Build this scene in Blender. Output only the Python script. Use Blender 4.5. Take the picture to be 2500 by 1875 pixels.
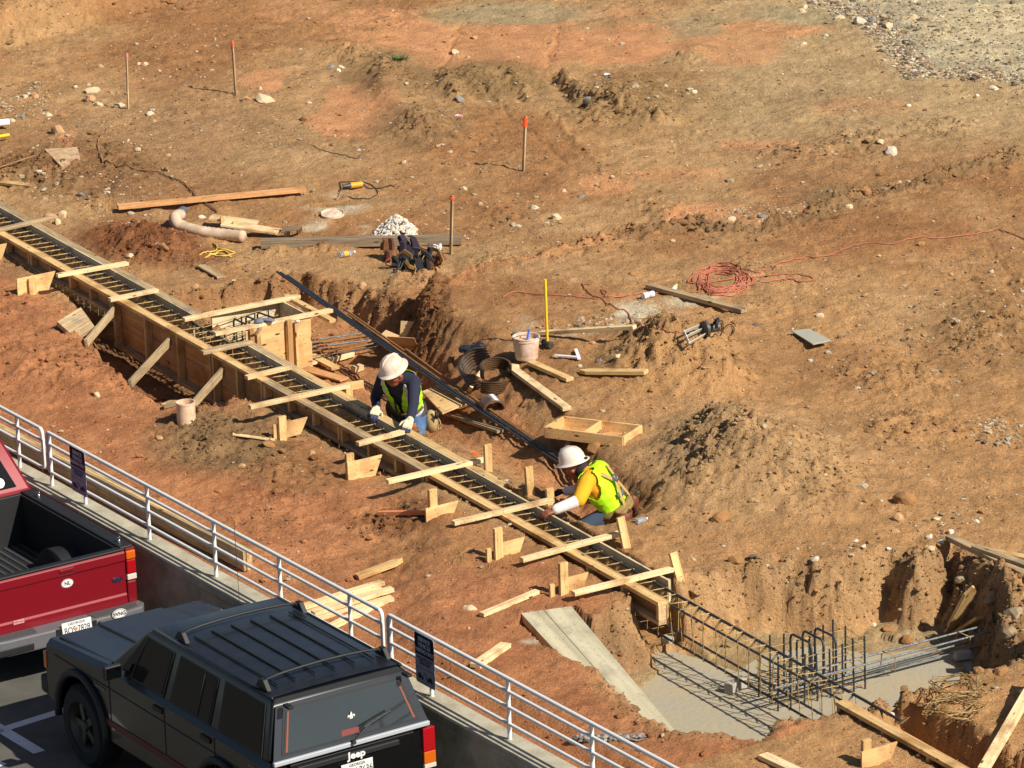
import bpy, bmesh, math, random
import numpy as np
from mathutils import Vector, Matrix
random.seed(7); rng = np.random.default_rng(11)
for _o in list(bpy.data.objects): bpy.data.objects.remove(_o)
scene = bpy.context.scene; COL = scene.collection
R = math.radians
# ---------------------------------------------------------------- camera
FPX, PITCH, ROLL, RANGE = 11000.0, R(18.0), R(2.0), 46.5
camp = Vector((0, -RANGE*math.cos(PITCH), RANGE*math.sin(PITCH)))
fw = Vector((0, math.cos(PITCH), -math.sin(PITCH))); rt0 = Vector((1, 0, 0)); up0 = rt0.cross(fw)
rt = rt0*math.cos(ROLL) - up0*math.sin(ROLL); up = up0*math.cos(ROLL) + rt0*math.sin(ROLL)
cd = bpy.data.cameras.new('camera'); cam = bpy.data.objects.new('camera', cd); COL.objects.link(cam)
cd.sensor_width = 36; cd.lens = 36*FPX/2500; cd.clip_start = 1; cd.clip_end = 3000
cam.matrix_world = Matrix(((rt.x, up.x, -fw.x, camp.x), (rt.y, up.y, -fw.y, camp.y), (rt.z, up.z, -fw.z, camp.z), (0, 0, 0, 1)))
scene.camera = cam
# ---------------------------------------------------------------- light
SUN = Vector((0.777*math.cos(R(41)), -0.63*math.cos(R(41)), math.sin(R(41)))).normalized()
world = bpy.data.worlds.new('World'); scene.world = world; world.use_nodes = True
wn = world.node_tree; sky = wn.nodes.new('ShaderNodeTexSky'); sky.sky_type = 'NISHITA'; sky.sun_disc = False
sky.sun_elevation = R(41); sky.sun_rotation = math.atan2(SUN.x, SUN.y)
wn.nodes['Background'].inputs[1].default_value = 0.055
wn.links.new(sky.outputs[0], wn.nodes['Background'].inputs[0])
sd = bpy.data.lights.new('sun', 'SUN'); sd.energy = 4.9; sd.angle = R(0.5); sd.color = (1.0, 0.94, 0.82)
so = bpy.data.objects.new('sun', sd); COL.objects.link(so); so.rotation_euler = SUN.to_track_quat('Z', 'Y').to_euler(); so.location = (20, -20, 30)
scene.view_settings.view_transform = 'Standard'; scene.view_settings.look = 'None'
scene.view_settings.exposure = 0.38; scene.view_settings.gamma = 1
# ---------------------------------------------------------------- frames
TH = R(57.3)
U = Vector((math.cos(TH), -math.sin(TH), 0)); V = Vector((math.sin(TH), math.cos(TH), 0)); Z = Vector((0, 0, 1))
def ray(x, y): return fw + rt*((x-1250)/FPX) - up*((y-937.5)/FPX)
def P(x, y, z=0.0):                       # the point of the place at height z seen at this spot of the photo
    d = ray(x, y); return camp + d*((z-camp.z)/d.z)
def PV(x, y, v):                          # same, on the vertical plane at distance v from the wall frame
    d = ray(x, y); t = (v-camp.dot(V))/d.dot(V); return camp + d*t
def PY(x, y, Y):
    d = ray(x, y); return camp + d*((Y-camp.y)/d.y)
def UV(a, b, z=0.0): return U*a + V*b + Z*z
# ---------------------------------------------------------------- colours / materials
def lin(c):
    return tuple(((x/255)/12.92 if x/255 <= .04045 else ((x/255+.055)/1.055)**2.4) for x in c)
MATS = {}
def mat(name, rgb=(128,128,128), rough=.8, metal=0., spec=.5, var=.0, vscale=6., bump=0., bscale=60., coat=0., alpha=1., trans=0., rand=0., rgb2=None, streak=None, emit=None):
    if name in MATS: return MATS[name]
    m = bpy.data.materials.new(name); m.use_nodes = True; nt = m.node_tree; N, L = nt.nodes, nt.links
    b = N['Principled BSDF']; c = lin(rgb) + (1,)
    b.inputs['Base Color'].default_value = c; b.inputs['Roughness'].default_value = rough; b.inputs['Metallic'].default_value = metal
    b.inputs['Specular IOR Level'].default_value = spec; b.inputs['Coat Weight'].default_value = coat; b.inputs['Coat Roughness'].default_value = .04
    b.inputs['Transmission Weight'].default_value = trans; b.inputs['Alpha'].default_value = alpha
    tc = N.new('ShaderNodeTexCoord'); mp = N.new('ShaderNodeMapping'); L.new(tc.outputs['Object'], mp.inputs[0])
    oi = N.new('ShaderNodeObjectInfo')
    vm = N.new('ShaderNodeVectorMath'); vm.operation = 'MULTIPLY_ADD'
    cmb = N.new('ShaderNodeCombineXYZ')
    for i in range(3): L.new(oi.outputs['Random'], cmb.inputs[i])
    L.new(cmb.outputs[0], vm.inputs[0]); vm.inputs[1].default_value = (37, 61, 23); L.new(mp.outputs[0], vm.inputs[2])
    vec = vm.outputs[0]
    if streak: mp.inputs['Scale'].default_value = streak
    if var or rgb2:
        n = N.new('ShaderNodeTexNoise'); n.inputs['Scale'].default_value = vscale; n.inputs['Detail'].default_value = 6; n.inputs['Roughness'].default_value = .65
        L.new(vec, n.inputs['Vector'])
        r = N.new('ShaderNodeValToRGB'); r.color_ramp.elements[0].position = .32; r.color_ramp.elements[1].position = .68
        c2 = lin(rgb2) if rgb2 else tuple(x*(1-var) for x in c[:3])
        r.color_ramp.elements[0].color = c2 + (1,); r.color_ramp.elements[1].color = c
        L.new(n.outputs['Fac'], r.inputs[0]); src = r.outputs[0]
        if rand:
            h = N.new('ShaderNodeHueSaturation'); mr = N.new('ShaderNodeMapRange'); mr.inputs['To Min'].default_value = 1-rand; mr.inputs['To Max'].default_value = 1+rand*.6
            L.new(oi.outputs['Random'], mr.inputs[0]); L.new(mr.outputs[0], h.inputs['Value']); L.new(src, h.inputs['Color']); src = h.outputs[0]
        L.new(src, b.inputs['Base Color'])
    if bump:
        n2 = N.new('ShaderNodeTexNoise'); n2.inputs['Scale'].default_value = bscale; n2.inputs['Detail'].default_value = 5; L.new(vec, n2.inputs['Vector'])
        bp = N.new('ShaderNodeBump'); bp.inputs['Strength'].default_value = bump; bp.inputs['Distance'].default_value = .01
        L.new(n2.outputs['Fac'], bp.inputs['Height']); L.new(bp.outputs[0], b.inputs['Normal'])
    if emit: b.inputs['Emission Color'].default_value = lin(emit)+(1,); b.inputs['Emission Strength'].default_value = 1
    MATS[name] = m; return m
def wood(name, light, dark, knot=(96,52,24), gray=0., bump=.25, scale=1.0, knots=True):
    if name in MATS: return MATS[name]
    m = bpy.data.materials.new(name); m.use_nodes = True; nt = m.node_tree; N, L = nt.nodes, nt.links; b = N['Principled BSDF']
    b.inputs['Roughness'].default_value = .75; b.inputs['Specular IOR Level'].default_value = .25
    tc = N.new('ShaderNodeTexCoord'); oi = N.new('ShaderNodeObjectInfo'); cmb = N.new('ShaderNodeCombineXYZ')
    for i in range(3): L.new(oi.outputs['Random'], cmb.inputs[i])
    vm = N.new('ShaderNodeVectorMath'); vm.operation = 'MULTIPLY_ADD'; vm.inputs[1].default_value = (53, 31, 17); L.new(cmb.outputs[0], vm.inputs[0]); L.new(tc.outputs['Object'], vm.inputs[2])
    mp = N.new('ShaderNodeMapping'); mp.inputs['Scale'].default_value = (1.6*scale, 26*scale, 26*scale); L.new(vm.outputs[0], mp.inputs[0])
    n = N.new('ShaderNodeTexNoise'); n.inputs['Scale'].default_value = 1.6; n.inputs['Detail'].default_value = 7; n.inputs['Roughness'].default_value = .7; n.inputs['Distortion'].default_value = .15; L.new(mp.outputs[0], n.inputs['Vector'])
    r = N.new('ShaderNodeValToRGB'); e = r.color_ramp.elements; e[0].position = .35; e[0].color = lin(dark)+(1,); e[1].position = .6; e[1].color = lin(light)+(1,); L.new(n.outputs['Fac'], r.inputs[0])
    src = r.outputs[0]
    # dirt blotches
    n3 = N.new('ShaderNodeTexNoise'); n3.inputs['Scale'].default_value = 3.5; n3.inputs['Detail'].default_value = 5; L.new(vm.outputs[0], n3.inputs['Vector'])
    r3 = N.new('ShaderNodeValToRGB'); r3.color_ramp.elements[0].position = .5; r3.color_ramp.elements[0].color = (0,0,0,1); r3.color_ramp.elements[1].position = .72; r3.color_ramp.elements[1].color = (.85,.85,.85,1); L.new(n3.outputs['Fac'], r3.inputs[0])
    mx = N.new('ShaderNodeMixRGB'); L.new(r3.outputs[0], mx.inputs[0]); L.new(src, mx.inputs[1]); mx.inputs[2].default_value = lin((150,104,62))+(1,) if gray == 0 else lin((128,120,104))+(1,); src = mx.outputs[0]
    vs_ = N.new('ShaderNodeTexVoronoi'); vs_.inputs['Scale'].default_value = 26; L.new(vm.outputs[0], vs_.inputs['Vector']); lt_ = N.new('ShaderNodeMath'); lt_.operation = 'LESS_THAN'; L.new(vs_.outputs['Distance'], lt_.inputs[0]); lt_.inputs[1].default_value = .14
    mz = N.new('ShaderNodeMixRGB'); L.new(lt_.outputs[0], mz.inputs[0]); L.new(src, mz.inputs[1]); mz.inputs[2].default_value = lin((120,84,50))+(1,); src = mz.outputs[0]
    if knots:
        vo = N.new('ShaderNodeTexVoronoi'); vo.inputs['Scale'].default_value = 1.0; mk = N.new('ShaderNodeMapping'); mk.inputs['Scale'].default_value = (3.2, 9, 9); L.new(vm.outputs[0], mk.inputs[0]); L.new(mk.outputs[0], vo.inputs['Vector'])
        rk = N.new('ShaderNodeValToRGB'); rk.color_ramp.elements[0].position = .07; rk.color_ramp.elements[0].color = (1,1,1,1); rk.color_ramp.elements[1].position = .13; rk.color_ramp.elements[1].color = (0,0,0,1); L.new(vo.outputs['Distance'], rk.inputs[0])
        mk2 = N.new('ShaderNodeMixRGB'); L.new(rk.outputs[0], mk2.inputs[0]); L.new(src, mk2.inputs[1]); mk2.inputs[2].default_value = lin(knot)+(1,); src = mk2.outputs[0]
    h = N.new('ShaderNodeHueSaturation'); mr = N.new('ShaderNodeMapRange'); mr.inputs['To Min'].default_value = .84; mr.inputs['To Max'].default_value = 1.08
    L.new(oi.outputs['Random'], mr.inputs[0]); L.new(mr.outputs[0], h.inputs['Value']); L.new(src, h.inputs['Color']); L.new(h.outputs[0], b.inputs['Base Color'])
    bp = N.new('ShaderNodeBump'); bp.inputs['Strength'].default_value = bump; bp.inputs['Distance'].default_value = .004; L.new(n.outputs['Fac'], bp.inputs['Height']); L.new(bp.outputs[0], b.inputs['Normal'])
    MATS[name] = m; return m
W_NEW = wood('new_lumber', (238,214,170), (214,176,122))
W_YEL = wood('yellow_lumber', (222,188,132), (190,148,92))
W_RED = wood('reddish_lumber', (216,164,112), (184,128,80))
W_OLD = wood('weathered_lumber', (196,170,132), (146,118,84), gray=.5)
W_GRY = wood('grey_timber', (150,132,108), (104,86,66), gray=.5)
W_PLY = wood('form_plywood', (226,188,132), (206,162,104), scale=.35)
W_PLYG = wood('concrete_stained_plywood', (222,204,166), (190,172,136), gray=1, scale=.18, knots=False)
W_RAMP = wood('splashed_form_panel', (186,177,150), (150,140,116), gray=1, scale=.16, knots=False)
W_PLYT = wood('tan_form_board', (204,162,110), (170,124,78), scale=.5)
# ---------------------------------------------------------------- object helpers
WM = {}
def tag(o, label=None, cat=None, group=None, kind=None):
    if label: o['label'] = label
    if cat: o['category'] = cat
    if group: o['group'] = group
    if kind: o['kind'] = kind
    return o
def link(o, M, parent=None):
    COL.objects.link(o)
    if parent is not None:
        o.parent = parent; o.matrix_parent_inverse = WM[parent.name].inverted()
    o.matrix_basis = M; WM[o.name] = M.copy(); return o
def empty(name, loc, label=None, cat=None, group=None):
    o = bpy.data.objects.new(name, None); o.empty_display_size = .1
    link(o, Matrix.Translation(Vector(loc))); return tag(o, label, cat, group)
def frame(o, x, zhint=Z):                 # matrix with local x along x, z close to zhint
    x = x.normalized(); y = zhint.cross(x)
    if y.length < 1e-5: y = Vector((0,1,0)).cross(x)
    y.normalize(); z = x.cross(y)
    return Matrix(((x.x,y.x,z.x,o.x),(x.y,y.y,z.y,o.y),(x.z,y.z,z.z,o.z),(0,0,0,1)))
class MB:
    def __init__(s): s.v = []; s.f = []; s.mi = []; s.m = 0
    def add(s, vs, fs):
        o = len(s.v); s.v += [tuple(v) for v in vs]; s.f += [tuple(i+o for i in f) for f in fs]; s.mi += [s.m]*len(fs); return s
    def box(s, c, size, M=None, taper=1.0):
        a, b, h = size[0]/2, size[1]/2, size[2]/2; vs = []
        for z in (-1, 1):
            t = taper if z > 0 else 1
            for x, y in ((-1,-1),(1,-1),(1,1),(-1,1)): vs.append(Vector((c[0]+x*a*t, c[1]+y*b*t, c[2]+z*h)))
        if M: vs = [M @ v for v in vs]
        return s.add(vs, [(0,3,2,1),(4,5,6,7),(0,1,5,4),(1,2,6,5),(2,3,7,6),(3,0,4,7)])
    def prism(s, poly, d0, d1, M=None, axis='y'):      # poly in local (a,b), extruded along axis
        n = len(poly); vs = []
        for d in (d0, d1):
            for a, b in poly:
                vs.append(Vector((a, d, b)) if axis == 'y' else Vector((a, b, d)) if axis == 'z' else Vector((d, a, b)))
        if M: vs = [M @ v for v in vs]
        fs = [tuple(range(n)), tuple(range(2*n-1, n-1, -1))] + [(i, i+n, (i+1) % n+n, (i+1) % n) for i in range(n)]
        return s.add(vs, fs)
    def cyl(s, a, b, r1, r2=None, n=12, caps=True):
        a, b = Vector(a), Vector(b); r2 = r1 if r2 is None else r2; F = frame(a, b-a); d = (b-a).length; vs = []
        for x, r in ((0, r1), (d, r2)):
            for k in range(n): t = 2*math.pi*k/n; vs.append(F @ Vector((x, r*math.cos(t), r*math.sin(t))))
        fs = [(k, (k+1) % n, (k+1) % n+n, k+n) for k in range(n)]
        if caps: fs += [tuple(range(n-1, -1, -1)), tuple(range(n, 2*n))]
        return s.add(vs, fs)
    def tube(s, pts, r, n=6, closed=False):
        pts = [Vector(p) for p in pts]; k = len(pts); vs = []; last = None
        for i, p in enumerate(pts):
            q = pts[(i+1) % k] if (closed or i < k-1) else p; o = pts[i-1] if (closed or i > 0) else p
            d = (q-o); d = d.normalized() if d.length > 1e-9 else Vector((1,0,0))
            if last is None:
                a = d.cross(Z); a = a if a.length > .05 else d.cross(Vector((0,1,0)))
            else: a = last - d*last.dot(d)
            if a.length < 1e-6: a = d.cross(Vector((0,1,.3)))
            a.normalize(); last = a; b = d.cross(a); rr = r[i] if isinstance(r, (list, tuple)) else r
            for j in range(n): t = 2*math.pi*j/n; vs.append(p+a*(rr*math.cos(t))+b*(rr*math.sin(t)))
        fs = []
        for i in range(k if closed else k-1):
            for j in range(n): a0 = i*n+j; a1 = i*n+(j+1) % n; b0 = ((i+1) % k)*n+j; b1 = ((i+1) % k)*n+(j+1) % n; fs.append((a0, a1, b1, b0))
        if not closed: fs += [tuple(range(n-1, -1, -1)), tuple(range((k-1)*n, k*n))]
        return s.add(vs, fs)
    def lathe(s, prof, M=None, n=24, a0=0, a1=2*math.pi):  # prof of (r,z)
        full = abs(a1-a0-2*math.pi) < 1e-6; c = n if full else n+1; vs = []
        for r_, z in prof:
            for k in range(c): t = a0+(a1-a0)*k/n; vs.append(Vector((r_*math.cos(t), r_*math.sin(t), z)))
        if M: vs = [M @ v for v in vs]
        fs = []
        for i in range(len(prof)-1):
            for k in range(n): k2 = (k+1) % c; fs.append((i*c+k, i*c+k2, (i+1)*c+k2, (i+1)*c+k))
        return s.add(vs, fs)
    def ico(s, c, r, sub=1, jit=.0, scale=(1,1,1), M=None, seed=0):
        vs, fs = ICO[sub]; rr = random.Random(seed); c = Vector(c); out = []
        for v in vs:
            k = 1+jit*(rr.random()*2-1); w = Vector((v[0]*scale[0], v[1]*scale[1], v[2]*scale[2]))*(r*k)
            out.append(c+(M.to_3x3() @ w if M else w))
        return s.add(out, fs)
    def build(s, name, m, parent=None, smooth=False, M=None, bevel=0., auto=None):
        vs = np.array(s.v, dtype=float)
        if M is None:
            c = (vs.max(0)+vs.min(0))/2; c[2] = vs[:, 2].min(); M = Matrix.Translation(Vector(c)); loc = [tuple(v) for v in vs-c]
        else:
            Mi = M.inverted(); loc = [tuple(Mi @ Vector(v)) for v in s.v]
        me = bpy.data.meshes.new(name); me.from_pydata(loc, [], s.f); me.update()
        for x in (m if isinstance(m, (list, tuple)) else [m]): me.materials.append(x)
        if isinstance(m, (list, tuple)): me.polygons.foreach_set('material_index', s.mi)
        bm = bmesh.new(); bm.from_mesh(me); bmesh.ops.recalc_face_normals(bm, faces=bm.faces); bm.to_mesh(me); bm.free()
        if smooth or auto: me.polygons.foreach_set('use_smooth', [True]*len(me.polygons))
        if auto: me.set_sharp_from_angle(angle=R(auto))
        o = bpy.data.objects.new(name, me); link(o, M, parent)
        if bevel:
            b = o.modifiers.new('bevel', 'BEVEL'); b.width = bevel; b.segments = 2; b.limit_method = 'ANGLE'
        return o
def _ico(n):
    bm = bmesh.new(); bmesh.ops.create_icosphere(bm, subdivisions=n, radius=1)
    r = ([tuple(v.co) for v in bm.verts], [tuple(v.index for v in f.verts) for f in bm.faces]); bm.free(); return r
ICO = {1: _ico(1), 2: _ico(2), 3: _ico(3)}
def board(name, A, B, w=.089, t=.038, m=None, zh=Z, parent=None, label=None, cat='board', group=None, point=0, bevel=.0025, cut=0):
    """a piece of lumber from A to B (centre line); w across, t thick; point = sharpened end"""
    A, B = Vector(A), Vector(B); F = frame(A, B-A, zh); L = (B-A).length; h, q = w/2, t/2
    if point: poly = [(0,-h),(L-point,-h),(L,-h*.15),(L,h*.15),(L-point,h),(0,h)]
    elif cut: poly = [(0,-h),(L,-h),(L-cut,h),(0,h)]
    else: poly = [(0,-h),(L,-h),(L,h),(0,h)]
    mb = MB(); mb.prism(poly, -q, q, axis='z', M=F)
    o = mb.build(name, m or W_NEW, parent, M=F, bevel=bevel)
    return tag(o, label, cat if parent is None else None, group)
# ---------------------------------------------------------------- value noise
def _tab(seed): return np.random.default_rng(seed).random(65536)
_T = {}
def vn(x, y, f, seed):
    if seed not in _T: _T[seed] = _tab(seed)
    T = _T[seed]; X = x*f; Y = y*f; i = np.floor(X).astype(np.int64); j = np.floor(Y).astype(np.int64)
    a = X-i; b = Y-j; a = a*a*a*(a*(a*6-15)+10); b = b*b*b*(b*(b*6-15)+10)
    h = lambda p, q: T[((p*73856093) ^ (q*19349663)) & 65535]
    return (h(i,j)*(1-a)+h(i+1,j)*a)*(1-b)+(h(i,j+1)*(1-a)+h(i+1,j+1)*a)*b-.5
def fbm(x, y, f, seed, o=4, g=.5):
    r = 0; a = 1
    for k in range(o): r = r+a*vn(x+k*17.3, y-k*9.1, f*2**k, seed+k); a *= g
    return r
def ss(t): t = np.clip(t, 0, 1); return t*t*(3-2*t)
def sdist(X, Y, poly):                   # + inside
    d = np.full(X.shape, 1e9); ins = np.zeros(X.shape, bool); n = len(poly)
    for k in range(n):
        x0, y0 = poly[k]; x1, y1 = poly[(k+1) % n]; ex, ey = x1-x0, y1-y0
        t = np.clip(((X-x0)*ex+(Y-y0)*ey)/(ex*ex+ey*ey+1e-12), 0, 1); d = np.minimum(d, np.hypot(X-x0-t*ex, Y-y0-t*ey))
        c = ((y0 > Y) != (y1 > Y)) & (X < (x1-x0)*(Y-y0)/((y1-y0) if abs(y1-y0) > 1e-9 else 1e-9)+x0); ins ^= c
    return np.where(ins, d, -d)
# ================================================================ GROUND
def vN(u): return -2.38-.0614*u           # line of the near form (outer edge) in the wall frame
def vF(u): return -1.86-.0680*u           # line of the far form (outer edge)
def pp(l, z=0.0): return [(P(x, y, z).x, P(x, y, z).y) for x, y in l]
def axis_vals(a, b, d, far, n=22):
    core = np.arange(a, b+d/2, d); g = (np.geomspace(1, far, n)-1)[1:]
    return np.concatenate([(a-g)[::-1], core, b+g])
XS = axis_vals(-8.1, 8.1, .021, 260); YS = axis_vals(-11.2, 20.2, .034, 420)
GX, GY = np.meshgrid(XS, YS)
def project(X, Y, Zz=0.):
    dx, dy, dz = X-camp.x, Y-camp.y, Zz-camp.z
    w = dx*fw.x+dy*fw.y+dz*fw.z; w = np.maximum(w, 1)
    return 1250+FPX*(dx*rt.x+dy*rt.y+dz*rt.z)/w, 937.5-FPX*(dx*up.x+dy*up.y+dz*up.z)/w
PXg, PYg = project(GX, GY)
GU = GX*U.x+GY*U.y; GV = GX*V.x+GY*V.y
wx = GX+.10*fbm(GX, GY, 2.2, 3)+.05*fbm(GX, GY, 9, 8, 3); wy = GY+.10*fbm(GX, GY, 2.2, 5)+.05*fbm(GX, GY, 9, 14, 3)
PXw, PYw = project(wx+.12*fbm(GX, GY, 1.1, 23), wy+.2*fbm(GX, GY, 1.1, 29))
def blob(cx, cy, rx, ry, soft=.6):
    d = np.sqrt(((PXw-cx)/rx)**2+((PYw-cy)/ry)**2); return ss((1+soft/2-d)/soft)
def pline(pts):
    pts = pp(pts); d = np.full(GX.shape, 1e9)
    for (x0, y0), (x1, y1) in zip(pts[:-1], pts[1:]):
        ex, ey = x1-x0, y1-y0; t = np.clip(((wx-x0)*ex+(wy-y0)*ey)/(ex*ex+ey*ey), 0, 1); d = np.minimum(d, np.hypot(wx-x0-t*ex, wy-y0-t*ey))
    return d
H = .05*fbm(GX, GY, .35, 40, 3)+.022*fbm(GX, GY, 1.6, 44, 3)
rough = .10+.25*np.clip(fbm(GX, GY, .8, 50, 3)+.1, 0, 1)
# raised ground beyond the low bank that crosses the site
plat = pp([(1000,770),(1040,735),(1100,705),(1180,672),(1270,655),(1345,640),(1420,622),(1500,600),(1570,590),(1640,585),(1700,572),(1740,580),(1790,585),(1850,583),(1930,570),(1955,545),(2010,528),(2080,505),(2180,482),(2320,450),(2500,405),(2900,320),(5000,-200),(5000,-2500),(-3000,-2500),(-3000,-400),(900,300),(950,640)], .12)
s = sdist(wx, wy, plat); m = ss(s/np.interp(PXg, [1400,1600], [.30,.17])+.5)*ss((PXg-930)/160); H += (.29+.03*ss((1500-PXg)/150))*m*(1-.5*ss((s-1.5)/4)); rough += 1.2*np.exp(-(s/.36)**2)*ss((PXg-960)/120)
_fl = ss((PXg-1480)/120)*(PYg < 700); H += _fl*(-.12*np.exp(-((s+.14)/.13)**2)+.07*np.exp(-((s-.12)/.10)**2)); rough += _fl*.8*np.exp(-((s-.10)/.16)**2)
# bank along the top left
tl = pp([(-400,300),(0,120),(150,88),(230,62),(330,38),(420,8),(700,-60),(3000,-900),(-3000,-900)], 0)
s = sdist(wx, wy, tl); H += .50*ss(s/.6+.1); rough += .8*np.exp(-((s-.3)/.4)**2)
# mounds and ridges -------------------------------------------------
for cx, cy, rx, ry, h, q in [(1650,955,200,82,.44,.6),(1560,900,70,30,.08,1),(1720,960,120,60,.10,.9),(1830,1200,275,128,.47,.6),(1770,1175,150,80,.12,1),(1600,950,100,50,.14,1),(1740,1150,110,55,.10,1),(1980,1225,170,85,.10,.8),(1700,1240,60,40,.06,1),
        (330,600,125,55,.22,1.2),(420,615,120,40,.10,1),(200,400,170,60,.12,1.2),(80,440,120,40,.08,1),(230,490,60,22,.07,1.1),(545,1085,165,75,.11,1.1),(470,1035,60,30,.07,.8),(940,1285,100,40,.06,1.3),(700,1160,120,60,.03,.8),
        (870,140,75,28,.15,1),(950,215,90,45,.13,.9),(1020,310,110,45,.09,.8),(1190,200,110,40,.16,1),(1550,250,170,60,.20,.8),(1480,290,70,25,.10,1.1),(1700,140,60,25,.12,1),(1950,370,90,25,.08,1),(2120,345,110,30,.09,1),(2300,315,90,28,.07,1),
        (1620,505,80,25,.08,1),(1250,520,60,22,.03,.6),(1215,650,90,35,.07,1.2),(1030,800,70,55,.16,1.2),(1010,690,70,30,.05,1),(1420,640,100,35,.05,.8),(1840,720,70,25,.05,.9),(2400,850,120,80,.10,1.1),(2180,960,160,60,.05,1),(2250,1090,160,60,.06,1),(2300,1430,120,50,.10,1.1),(2440,1480,60,90,.16,1.5),
        (60,870,130,70,.08,.7),(210,900,140,60,.06,.7),(-40,760,110,60,.10,.9),(640,1250,120,50,.02,.5),(1400,1095,60,20,.08,1.1),(800,605,60,16,.07,1.2),(680,610,80,16,.05,1.2),(560,990,60,14,.06,1)]:
    mx, my = P(cx, cy).x, P(cx, cy).y
    d = np.sqrt(((PXw-cx)/rx)**2+((PYw-cy)/ry)**2); b = np.exp(-(d*1.4)**1.6); H += h*b; rough += q*np.exp(-(d*1.05)**4)*.8
for pts, w, h, q in [([(1370,185),(1415,235),(1470,268),(1560,285),(1620,300)], .13, .10, .9),([(1080,195),(1115,240),(1130,250)], .12, .08, .8),([(1235,185),(1270,225),(1290,250)], .10, .06, .8),
        ([(1340,285),(1400,340),(1480,420)], .05, .03, .1),([(960,150),(935,210),(985,290),(1060,330)], .2, .07, .8),
        ([(1000,330),(1100,390),(1180,420)], .1, .02, .3),([(420,640),(560,650),(700,660)], .15, .03, .7)]:
    d = pline(pts); b = np.exp(-(d/w)**2); H += h*b; rough += q*b
d = pline([(1345,180),(1395,240),(1440,275)]); H -= .10*np.exp(-(d/.13)**2)
# wheel ruts pressed in
for pts in [[(1130,60),(1090,150),(1040,230)],[(1370,60),(1340,150),(1290,230)],[(1180,220),(1260,300),(1400,400)],[(2420,640),(2480,760),(2560,880)],[(2350,700),(2420,800),(2480,900)]]:
    d = pline(pts); H -= .02*np.exp(-(d/.09)**2)*(1+.6*np.sin(d*90))
# excavations --------------------------------------------------------
def cut(poly, floor, w, wob=1.0, q=1.0):
    global H, rough
    s = sdist(wx*wob+GX*(1-wob), wy*wob+GY*(1-wob), poly); m = ss(s/w+.3); H = H*(1-m)+(floor+.15*H)*m
    rough += q*np.exp(-((s-.02)/.14)**2); return s, m
trA = pp([(420,742),(552,712),(590,702),(668,686),(731,676),(793,692),(880,700),(940,728),(985,760),(1040,795),(1085,835),(1130,865),(1215,930),(1300,1000),(1400,1080),(1480,1165),(1560,1240),(1580,1290),(1480,1310),(1400,1275),(1100,1115),(760,930),(480,775)])
flA = np.interp(PXg, [980,1080,1200,1330,1420,1580], [-.38,-.30,-.15,-.13,-.30,-.20]); sA, mA = cut(trA, flA, np.interp(PXg, [860,930,1020,1100,1250,1400], [.24,.5,.75,1.0,1.0,.8]), 1, .2+.8*ss((1130-PXg)/150))
_q = UV(4.05, -1.62); H -= .16*np.exp(-((GX-_q.x)**2+(GY-_q.y)**2)/.30**2)
dB = pp([(180,720),(190,760),(205,842),(247,868),(303,925),(335,950),(380,975),(460,985),(503,995),(590,985),(650,985),(700,960),(200,680)]); sB, mB = cut(dB, -.45, .22)
foot = [UV(u_, v_).to_2d()[:] for u_, v_ in ((-40, vN(-40)-.02), (7.4, vN(7.4)-.02), (7.4, vF(7.4)+.02), (-40, vF(-40)+.02))]
sC, mC = cut(foot, -.42, .05, 0, .0)
pitp = pp([(1480,1542),(1537,1512),(1594,1490),(1640,1470),(1700,1450),(1780,1430),(1860,1418),(1911,1412),(1975,1425),(2039,1427),(2085,1402),(2140,1384),(2185,1378),(2225,1398),(2240,1424),(2280,1400),(2310,1372),(2340,1385),(2365,1425),(2408,1440),(2440,1500),(2475,1560),(2500,1610),(2490,1650),(2416,1672),(2330,1700),(2265,1721),(2200,1738),(2152,1751),(2080,1775),(2030,1782),(1990,1785),(1888,1796),(1850,1819),(1749,1830),(1640,1815),(1560,1760),(1500,1680),(1440,1600)])
sP, mP = cut(pitp, -.42, .40)
dD = pp([(2170,1738),(2230,1752),(2300,1790),(2420,1855),(2600,1950),(2500,2050),(2300,1890),(2150,1790)]); sD, mD = cut(dD, -.30, .2)
# big panel used as a ramp: its plane, and the soil under it kept below
_a, _b, _c = P(1272,1499,.16), P(1395,1480,.16), P(1672,1812,-.34); RN = (_b-_a).cross(_c-_a).normalized(); RN = RN if RN.z > 0 else -RN
def onramp(x, y): d = ray(x, y); return camp+d*((_a-camp).dot(RN)/d.dot(RN))
RAMP = [onramp(*q) for q in ((1272,1497),(1395,1480),(1672,1812),(1590,1846))]
sR = sdist(GX, GY, [(p.x, p.y) for p in (onramp(1262,1505),onramp(1400,1478),onramp(1565,1670),onramp(1690,1825),onramp(1645,1822),onramp(1500,1742),onramp(1416,1676),onramp(1330,1600))])
planeR = _a.z-((GX-_a.x)*RN.x+(GY-_a.y)*RN.y)/RN.z
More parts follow.
